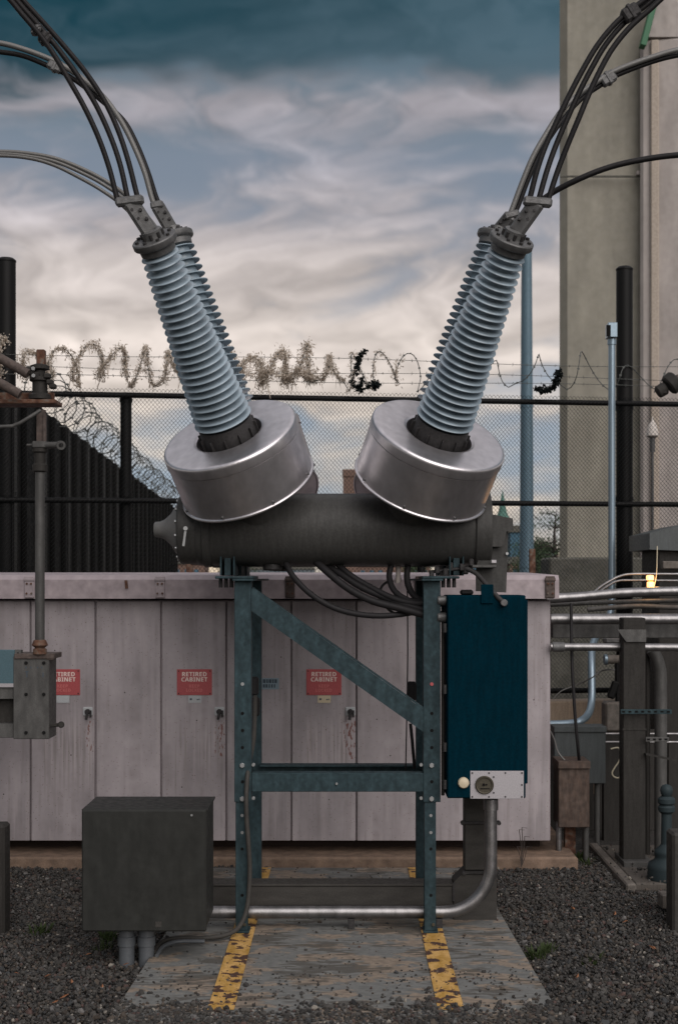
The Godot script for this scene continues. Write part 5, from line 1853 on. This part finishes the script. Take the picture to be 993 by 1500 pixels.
func build_right_equipment() -> void:
	var b: MB
	# steel column with a capping beam
	var col := thing("steel_column", "dark grey steel column carrying a horizontal beam", "steel column", Vector3(1.62, -0.012, -8.06))
	var d := 8.0
	b = MB.new()
	b.bb(Vector3((912 - 508) / F * d, 0.0, -8.12), Vector3((945 - 508) / F * d, EYE - (905 - 847) / F * d, -d), 0.005)
	part(col, "shaft", b, M.dark_steel)
	b = MB.new()
	b.bb(at(900, 1269, 8.2), at(956, 1262.5, 7.93), 0.002)
	part(col, "base_plate", b, M.grey_steel)
	b = MB.new()
	b.bb(at(911, 1070, d) , at(946, 1067, d) + Vector3(0, 0, 0.004), 0.001)
	part(col, "weld_seam", b, M.dark_steel)
	b = MB.new()
	b.bb(at(806, 934, 8.5), at(1130, 899, 8.42), 0.004)
	part(col, "beam", b, M.grey_steel)
	b = MB.new()
	b.prism(PackedVector2Array([Vector2(at(903, 922, 8.0).x, at(903, 922, 8.0).y), Vector2(at(945, 922, 8).x, at(945, 922, 8).y), Vector2(at(945, 940, 8).x, at(945, 940, 8).y), Vector2(at(916, 940, 8).x, at(916, 940, 8).y)]), -7.985, 0.012)
	part(col, "gusset", b, M.grey_steel)
	for s in [[[908, 1042.5], [983, 1042.5], "galvanised"], [[945, 1083], [979, 1083], "grey_steel"]]:
		b = MB.new()
		b.bar(at(s[0][0], s[0][1], 7.96), at(s[1][0], s[1][1], 7.96), 0.026, 0.014, Vector3(0, 0, 1), 0.002)
		var stt := part(col, "strut", b, M[s[2]])
		var nslots := 8 if s[2] == "galvanised" else 4
		b = MB.new()
		for i in nslots:
			var c := at(lerpf(s[0][0], s[1][0], (i + 0.5) / nslots), s[0][1], 7.952)
			b.box(c, Vector3(0.016, 0.009, 0.002))
		part(stt, "slots", b, M.black_hole)
	b = MB.new()
	b.bar(at(944, 1104, 7.98), at(990, 1114, 7.98), 0.008, 0.06)
	part(col, "bracket", b, M.dark_steel)

	# silver pipes leaving the cabinets
	hpipe("silver_pipe", "upper silver pipe rising slightly beside the cabinets", [[800, 877, 8.8], [850, 874, 8.8], [905, 869, 8.8], [950, 867, 8.8], [993, 866, 8.8], [1120, 864, 8.8]], 0.030, M.conduit)
	hpipe("silver_pipe", "thick silver pipe lying on the steel beam", [[806, 907, 8.3], [900, 907, 8.3], [993, 907, 8.3], [1120, 907, 8.3]], 0.031, M.conduit)
	hpipe("silver_pipe", "lower silver pipe with a coupling at the cabinet end", [[806, 947.5, 8.1], [900, 948, 8.1], [993, 948.5, 8.1], [1120, 949, 8.1]], 0.0225, M.conduit)
	b = MB.new()
	b.cyl(at(808, 947.5, 8.1), at(826, 947.6, 8.1), 0.028, 18, -1, 0.004)
	tag(solo("pipe_coupling", b, M.grey_casting, at(815, 948, 8.1)), "grey coupling on the lower silver pipe", "coupling")
	hpipe("silver_pipe", "dull pipe half hidden under the upper silver pipe", [[806, 886, 8.9], [900, 882, 8.9], [993, 880, 8.9], [1120, 880, 8.9]], 0.014, M.grey_steel)
	hpipe("silver_pipe", "dull lower pipe half hidden behind the beam", [[860, 893, 9.0], [930, 888, 9.0], [993, 890, 9.0], [1120, 890, 9.0]], 0.016, M.grey_steel)
	hpipe("thin_conduit", "thin pale conduit arching above the silver pipes", [[869, 868, 9.1], [880, 859, 9.1], [893, 851, 9.1], [905, 845, 9.1], [925, 841, 9.1], [985, 841, 9.1], [1100, 841, 9.1]], 0.0085, M.conduit, 10)
	hpipe("thin_conduit", "second thin pale conduit under the arching one", [[876, 868, 9.15], [890, 858, 9.15], [905, 851, 9.15], [930, 850, 9.15], [985, 850.5, 9.15], [1100, 851, 9.15]], 0.0075, M.conduit, 10)
	hpipe("vertical_pipe", "dull vertical pipe curving up behind the steel column", [[955, 952, 8.25], [960, 962, 8.25], [965, 976, 8.25], [967, 1000, 8.25], [967, 1100, 8.25], [967, 1200, 8.25], [967, 1262, 8.25]], 0.036, M.grey_steel)
	hpipe("vertical_pipe", "slim vertical pipe beside the dull pipe", [[948, 945, 8.3], [948, 1100, 8.3], [948, 1255, 8.3]], 0.014, M.dark_steel)
	hpipe("blue_conduit", "tall blue-grey conduit with a box on top in front of the fence", [[895.5, 497, 10.2], [895.5, 700, 10.2], [895.5, 860, 10.2], [894, 896, 10.15], [886, 912, 10.1], [872, 934, 10.0], [866.5, 952, 9.9], [866, 980, 9.8], [866, 1025, 9.7], [861, 1046, 9.6], [848, 1057, 9.5], [830, 1060, 9.5], [795, 1061, 9.5]], 0.0255, M.conduit_blue, 14)
	var fx := thing("conduit_box", "blue-grey box with a dark window on the tall conduit", "box", at(895, 497, 10.2))
	b = MB.new()
	b.bb(at(886, 497.5, 10.25), at(904, 472, 10.14), 0.004)
	part(fx, "body", b, M.conduit_blue)
	b = MB.new()
	b.bb(at(887.5, 493, 10.14), at(894, 476, 10.137))
	part(fx, "window", b, M.black_hole)
	b = MB.new()
	b.cyl(at(895.5, 505, 10.2), at(895.5, 497, 10.2), 0.032, 14)
	part(fx, "hub", b, M.conduit_blue)

	# lamp: sunlit reflective piece shown as two glowing blocks, light added
	var lp := thing("added_glint", "sunlit reflective piece shown as a small glowing amber lamp clamped above the silver pipes", "glint", at(951, 866, 9.0))
	b = MB.new()
	b.bb(at(945.5, 850, 9.02), at(957.5, 842.5, 8.97), 0.006)
	b.bb(at(946.5, 861, 9.02), at(958, 852, 8.97), 0.006)
	part(lp, "glow_block", b, M.glint_glow)
	b = MB.new()
	b.bb(at(945, 866, 9.03), at(958.5, 861.5, 8.98), 0.003)
	b.bb(at(945, 852, 9.04), at(958.5, 850, 9.025), 0.001)
	part(lp, "glint_base", b, M.dark_steel)
	var om := OmniLight3D.new()  # added light; the piece itself would only catch the sun
	om.name = "added_glint_light"
	lp.add_child(om)
	om.position = Vector3(0.0, 0.06, 0.10)
	om.light_color = Color(1.0, 0.74, 0.45)
	om.light_energy = 0.012
	om.light_size = 0.04
	om.omni_range = 6.0
	om.shadow_enabled = true

	# boxes
	var gp := thing("panel_box", "dark blue-grey electrical box behind the rusty box", "electrical box", at(850, 1143, 8.6))
	b = MB.new()
	b.bb(at(806, 1143, 8.75), at(886.5, 1067, 8.60), 0.005)
	part(gp, "body", b, M.panel_grey)
	b = MB.new()
	b.bb(at(805, 1068, 8.76), at(888, 1064.5, 8.585), 0.002)
	part(gp, "rain_lip", b, M.panel_grey)
	for px in [856.0, 874.0]:
		b = MB.new()
		b.cyl(Vector3(at(px, 1143, 8.66).x, -0.05, -8.66), at(px, 1143.2, 8.66), 0.016, 12)
		part(gp, "riser_pipe", b, M.grey_steel)
	for py in [1075.0, 1087.0]:
		b = MB.new()
		b.cyl(at(886.5, py, 8.66), at(1000, py, 8.66), 0.0085, 12)
		part(gp, "side_pipe", b, M.conduit)
	var rb := thing("rusty_box", "rusty brown steel box on short legs beside the cabinets", "box", Vector3(1.32, -0.05, -8.25))
	b = MB.new()
	b.bb(at(810, 1203, 8.36), at(863, 1118, 8.15), 0.004)
	part(rb, "body", b, M.rust_box)
	b = MB.new()
	b.bb(at(808.5, 1118, 8.37), at(864.5, 1115.5, 8.13), 0.002)
	part(rb, "lid", b, M.rust_box)
	for px in [818.0, 858.0]:
		b = MB.new()
		b.cyl(Vector3(at(px, 1203, 8.2).x, -0.05, -8.2), at(px, 1203.5, 8.2), 0.017, 12)
		part(rb, "leg", b, M.grey_steel if px > 830 else M.conduit)
	b = MB.new()
	b.bb(Vector3(1.27, -0.05, -8.34), Vector3(1.33, at(830, 1203, 8.3).y, -8.28))
	part(rb, "wooden_leg", b, M.rust_steel)
	var bg := thing("beige_box", "weathered beige box behind the steel column", "box", at(897, 1068, 8.9))
	b = MB.new()
	b.bb(at(880, 1068, 9.05), at(915, 1029, 8.9), 0.012)
	part(bg, "body", b, M.beige_box)
	b = MB.new()
	b.bb(at(881, 1136, 9.0), at(912, 1068.2, 8.93))
	part(bg, "pedestal", b, M.dark_steel)
	b = MB.new()
	b.bb(Vector3(at(881, 1136, 9.0).x, -0.05, -9.0), Vector3(at(912, 1136, 9.0).x, at(881, 1136, 9.0).y, -8.93))
	part(bg, "post", b, M.dark_steel)
	# valve on the beige box
	var vv := thing("valve", "small grey valve above the beige box", "valve", at(900, 1028, 9.0))
	b = MB.new()
	b.cyl(at(888, 966, 9.0), at(912, 966, 9.0), 0.028, 16, -1, 0.005)
	part(vv, "body", b, M.beige_box)
	b = MB.new()
	b.cyl(at(884, 966, 9.0), at(889, 966, 9.0), 0.034, 16, -1, 0.004)
	part(vv, "flange", b, M.conduit_blue)
	b = MB.new()
	b.bar(at(906, 1029, 9.0), at(905, 970, 9.0), 0.045, 0.04, Vector3(0, 0, 1), 0.008)
	b.bar(at(893, 1023, 8.97), at(902, 998, 8.97), 0.05, 0.03, Vector3(0, 0, 1), 0.01)
	part(vv, "stem", b, M.black_paint)
	b = MB.new()
	b.box(at(897, 938, 9.0), Vector3(0.12, 0.05, 0.08), 0.015)
	part(vv, "bonnet", b, M.grey_casting)
	# dark boarding that closes the back
	var bd := thing("board_screen", "dark wooden boards closing the gap behind the boxes", "board screen", Vector3(1.9, -0.05, -9.3))
	for i in 9:
		b = MB.new()
		var x0 := 1.30 + i * 0.16
		b.bb(Vector3(x0, -0.05, -9.33), Vector3(x0 + 0.152, 0.60 + 0.01 * sin(i * 2.0), -9.30), 0.003)
		part(bd, "board", b, M.dark_steel)
	# cords
	hpipe("black_cable", "black cord hanging down to the rusty box", [[836, 884, 8.25], [836.5, 930, 8.2], [838, 985, 8.12], [842, 1050, 8.1], [846, 1095, 8.12], [848, 1116, 8.2]], 0.0095, M.rubber, 8, "cords beside the cabinets")
	hpipe("grey_wire", "thin grey wire sagging across the fence to the valve", [[810, 1024, 9.2], [822, 1012, 9.2], [845, 1003, 9.2], [866, 993, 9.1], [880, 983, 9.1], [895, 981, 9.0], [908, 984, 9.0]], 0.0042, M.grey_cable, 6, "cords beside the cabinets")
	hpipe("grey_wire", "grey wire bending into the top of the rusty box", [[806, 1072, 8.4], [812, 1085, 8.3], [816, 1100, 8.22], [824, 1111, 8.2], [830, 1116, 8.2]], 0.0055, M.grey_cable, 6, "cords beside the cabinets")
	hpipe("pale_rope", "loop of pale rope hanging beside the steel column", [[894, 1097, 8.5], [906, 1096, 8.5], [907, 1112, 8.5], [900, 1124, 8.5], [896, 1132, 8.5], [899, 1138, 8.5], [906, 1139, 8.5], [910, 1132, 8.5], [908, 1112, 8.5], [908, 1097, 8.5]], 0.0045, M.rope_white, 6, "cords beside the cabinets")
	hpipe("pale_rope", "thin pale string hanging past the amber lamp", [[962, 800, 9.0], [961, 840, 8.95], [957, 862, 8.95], [959, 872, 8.9]], 0.003, M.rope_white, 6, "cords beside the cabinets")

	# cast post foot
	var cx := (983.0 - 508.0) / F * 7.5
	var pf := thing("cast_pedestal", "dark blue-green cast pedestal with a ball finial and ringed base", "pedestal", Vector3(cx, -0.012, -7.62))
	var S := func(prof: Array) -> Array:
		var o := []
		for q in prof:
			o.append(Vector2(q[0] / F * 7.62, EYE - (q[1] - 847.0) / F * 7.62))
		return o
	var xf := Transform3D(Basis.IDENTITY, Vector3(cx, 0, -7.62))
	b = MB.new()
	b.lathe(S.call([[0, 1288.5], [27, 1288.5], [28, 1285], [27, 1282], [28, 1279], [27, 1276], [28, 1272], [26, 1264], [18, 1259], [16, 1254], [18, 1250], [17, 1245], [10, 1239], [8, 1236]]), xf, 36, 50)
	part(pf, "base", b, M.cast_blue)
	b = MB.new()
	b.lathe(S.call([[8, 1236], [7.5, 1192], [12, 1188], [12.5, 1182], [10, 1179], [12.5, 1176], [12.5, 1170], [8, 1166]]), xf, 28, 30)
	part(pf, "shaft", b, M.cast_blue)
	b = MB.new()
	b.lathe(S.call([[6, 1167], [8.3, 1163], [9.2, 1158], [8.3, 1153], [5.5, 1150], [0, 1148.5]]), xf, 24, 50)
	part(pf, "finial", b, M.cast_blue)
	b = MB.new()
	b.bb(at(962, 1325, 7.05), at(1000, 1311, 6.95), 0.006)
	tag(solo("paving_block", b, M.beige_box, at(980, 1325, 7.0)), "small pale block lying on the gravel by the pedestal", "paving block")

	# lantern on a thin pole beyond the fence
	var ln := thing("lantern", "small white acorn lantern on a thin pole beyond the fence", "lantern", Vector3(at(955, 640, 11.6).x, -0.05, -11.6))
	var lx := at(955, 640, 11.6).x
	b = MB.new()
	var lprof := []
	for q in [[0, 642], [5, 641.5], [9, 638.5], [8, 630], [6, 623], [3, 618], [1.2, 615], [1.0, 611], [0, 610.5]]:
		lprof.append(Vector2(q[0] / F * 11.6, at(0, q[1], 11.6).y))
	b.lathe(lprof, Transform3D(Basis.IDENTITY, Vector3(lx, 0, -11.6)), 24, 40)
	part(ln, "globe", b, M.lantern_white)
	b = MB.new()
	b.cyl(Vector3(lx, at(0, 662, 11.6).y, -11.6), Vector3(lx, at(0, 641, 11.6).y, -11.6), 0.021, 12)
	part(ln, "fitter", b, M.grey_casting)
	b = MB.new()
	b.cyl(Vector3(lx, -0.05, -11.6), Vector3(lx, at(0, 660, 11.6).y, -11.6), 0.011, 10)
	part(ln, "pole", b, M.grey_casting)

	# sloped transformer hood beyond the pipes
	var th := thing("transformer", "grey transformer tank with a sloped lid beyond the silver pipes", "transformer", Vector3(2.5, -0.05, -10.0))
	b = MB.new()
	b.prism(PackedVector2Array([Vector2(at(951, 805, 9.6).x, at(951, 805, 9.6).y), Vector2(at(951, 781, 9.6).x, at(951, 781, 9.6).y), Vector2(at(1000, 768, 9.6).x, at(1000, 768, 9.6).y), Vector2(3.3, 2.05), Vector2(3.3, 1.75)]), -9.6, 0.7)
	part(th, "lid", b, M.panel_grey)
	b = MB.new()
	b.bb(Vector3(at(966, 830, 9.6).x, -0.05, -10.2), Vector3(3.25, at(970, 803, 9.6).y, -9.66), 0.01)
	part(th, "tank", b, M.dark_steel)
	b = MB.new()
	b.bb(at(968, 833, 9.6), at(1100, 822, 9.55), 0.004)
	part(th, "rim", b, M.beige_box)

	# rusty hose end poking in over the fence at the right edge
	var hz := thing("rusty_pipe_end", "rusty flanged pipe end jutting in above the fence", "pipe", at(980, 565, 9.8))
	b = MB.new()
	b.cyl(at(1200, 480, 9.8), at(980, 563, 9.8), 0.045, 16)
	part(hz, "pipe", b, M.rust_light)
	b = MB.new()
	b.cyl(at(990, 556, 9.8), at(978, 566, 9.8), 0.075, 14, -1, 0.01)
	b.cyl(at(975, 568, 9.8), at(962, 575, 9.8), 0.045, 12, -1, 0.008)
	b.box(at(970, 572, 9.8), Vector3(0.05, 0.06, 0.08), 0.01)
	part(hz, "flange", b, M.dark_steel)
	b = MB.new()
	b.bb(Vector3(3.2, -0.05, -9.9), Vector3(3.32, 3.3, -9.7))
	part(hz, "support", b, M.dark_steel)


# ------------------------------------------------------------------ small things on the ground
func build_small_things() -> void:
	var b := MB.new()
	b.bb(Vector3(-1.75, -0.06, -6.62), Vector3(-1.563, 0.47, -6.50), 0.012)
	tag(solo("timber_post", b, M.dark_steel, Vector3(-1.66, -0.06, -6.56)), "dark weathered stub post beyond the junction box from the stand", "post")
	b = MB.new()
	b.bb(Vector3(1.505, -0.06, -6.72), Vector3(1.72, 0.42, -6.58), 0.012)
	tag(solo("timber_post", b, M.duct_paint, Vector3(1.6, -0.06, -6.65)), "grey weathered stub post on the gravel near the cast pedestal", "post")
	# weeds
	var r := RandomNumberGenerator.new()
	r.seed = 55
	var spots := [[60, 1368, 1, "dark stub post", 40], [160, 1378, 1, "pipes of the junction box", 46], [150, 1392, 0, "reddish litter beside the junction box's pipes", 24], [786, 1404, 0, "concrete pad's edge below the blue cabinet", 60], [800, 1396, 0, "gravel just off the pad below the blue cabinet", 40], [842, 1262, 1, "end of the cabinet slab", 60], [858, 1268, 0, "gap under the rusty box", 40], [860, 1412, 1, "open gravel by the pad", 16], [765, 1268, 0, "cabinet slab's front edge", 24], [50, 1372, 0, "gravel beside the dark stub post", 24]]
	for s in spots:
		var dd: float = F * 1.64 / (s[1] - 847.0)
		var c := Vector3((s[0] - 508.0) / F * dd, -0.04, -dd)
		b = MB.new()
		for i in s[4]:
			var a := r.randf() * TAU
			var sp := r.randf_range(0.0, 0.05)
			var p := c + Vector3(cos(a) * sp, 0, sin(a) * sp)
			var hh := r.randf_range(0.015, 0.06)
			var lean := Vector3(cos(a), 0, sin(a)) * hh * r.randf_range(0.2, 0.9)
			var w := Vector3(-sin(a), 0, cos(a)) * r.randf_range(0.0016, 0.004) * (1.0 if s[2] == 0 else 1.8)
			var m0 := p + Vector3(0, hh * 0.6, 0) + lean * 0.4
			var e := p + Vector3(0, hh, 0) + lean
			b.poly([p - w, p + w, m0 + w * 1.2, m0 - w * 1.2], Vector3(0, 0, 1))
			b.poly([m0 - w * 1.2, m0 + w * 1.2, e], Vector3(0, 0, 1))
		tag(solo("weed", b, M.leaf_green, c), "small green weed tuft by the %s" % s[3], "weed", "weeds in the gravel")
	# dry weed stalks by the slab
	b = MB.new()
	var base := at(763, 1270, 7.95)
	for s in [[760, 1215], [764, 1212], [768, 1225], [757, 1240], [771, 1240]]:
		b.tube(spline([base, base.lerp(at(s[0], s[1], 7.95), 0.5) + Vector3(0.006, 0, 0), at(s[0], s[1], 7.95)], 4), 0.0022, 5)
		var tip := at(s[0], s[1], 7.95)
		b.tube([tip, tip + Vector3(0.03, -0.004, 0)], 0.0016, 4)
	tag(solo("dry_stalks", b, M.bark, base), "thin dry weed stalks in front of the cabinet's end panel", "dry stalks")
	# fallen leaves
	for i in 16:
		var px: float = [70, 105, 150, 95, 25, 82, 45, 870, 838, 900, 780, 915, 130, 185, 845, 955][i]
		var py: float = [1432, 1440, 1447, 1462, 1428, 1470, 1480, 1420, 1332, 1340, 1436, 1352, 1400, 1415, 1432, 1390][i]
		var dd := F * 1.62 / (py - 847.0)
		var c := Vector3((px - 508.0) / F * dd, -0.012, -dd)
		var a := r.randf() * TAU
		var l := r.randf_range(0.012, 0.022)
		var u := Vector3(cos(a), r.randf_range(0.1, 0.4), sin(a)) * l
		var w := Vector3(-sin(a), r.randf_range(-0.1, 0.3), cos(a)) * l * 0.5
		b = MB.new()
		b.poly([c - u, c - u * 0.3 + w, c + u, c + Vector3(0, l * 0.25, 0)], Vector3.UP)
		b.poly([c - u, c + Vector3(0, l * 0.25, 0), c + u, c - u * 0.3 - w], Vector3.UP)
		tag(solo("fallen_leaf", b, M.leaf_dry, c), "small dry orange-brown leaf lying on the gravel", "leaf", "dry leaves on the gravel")
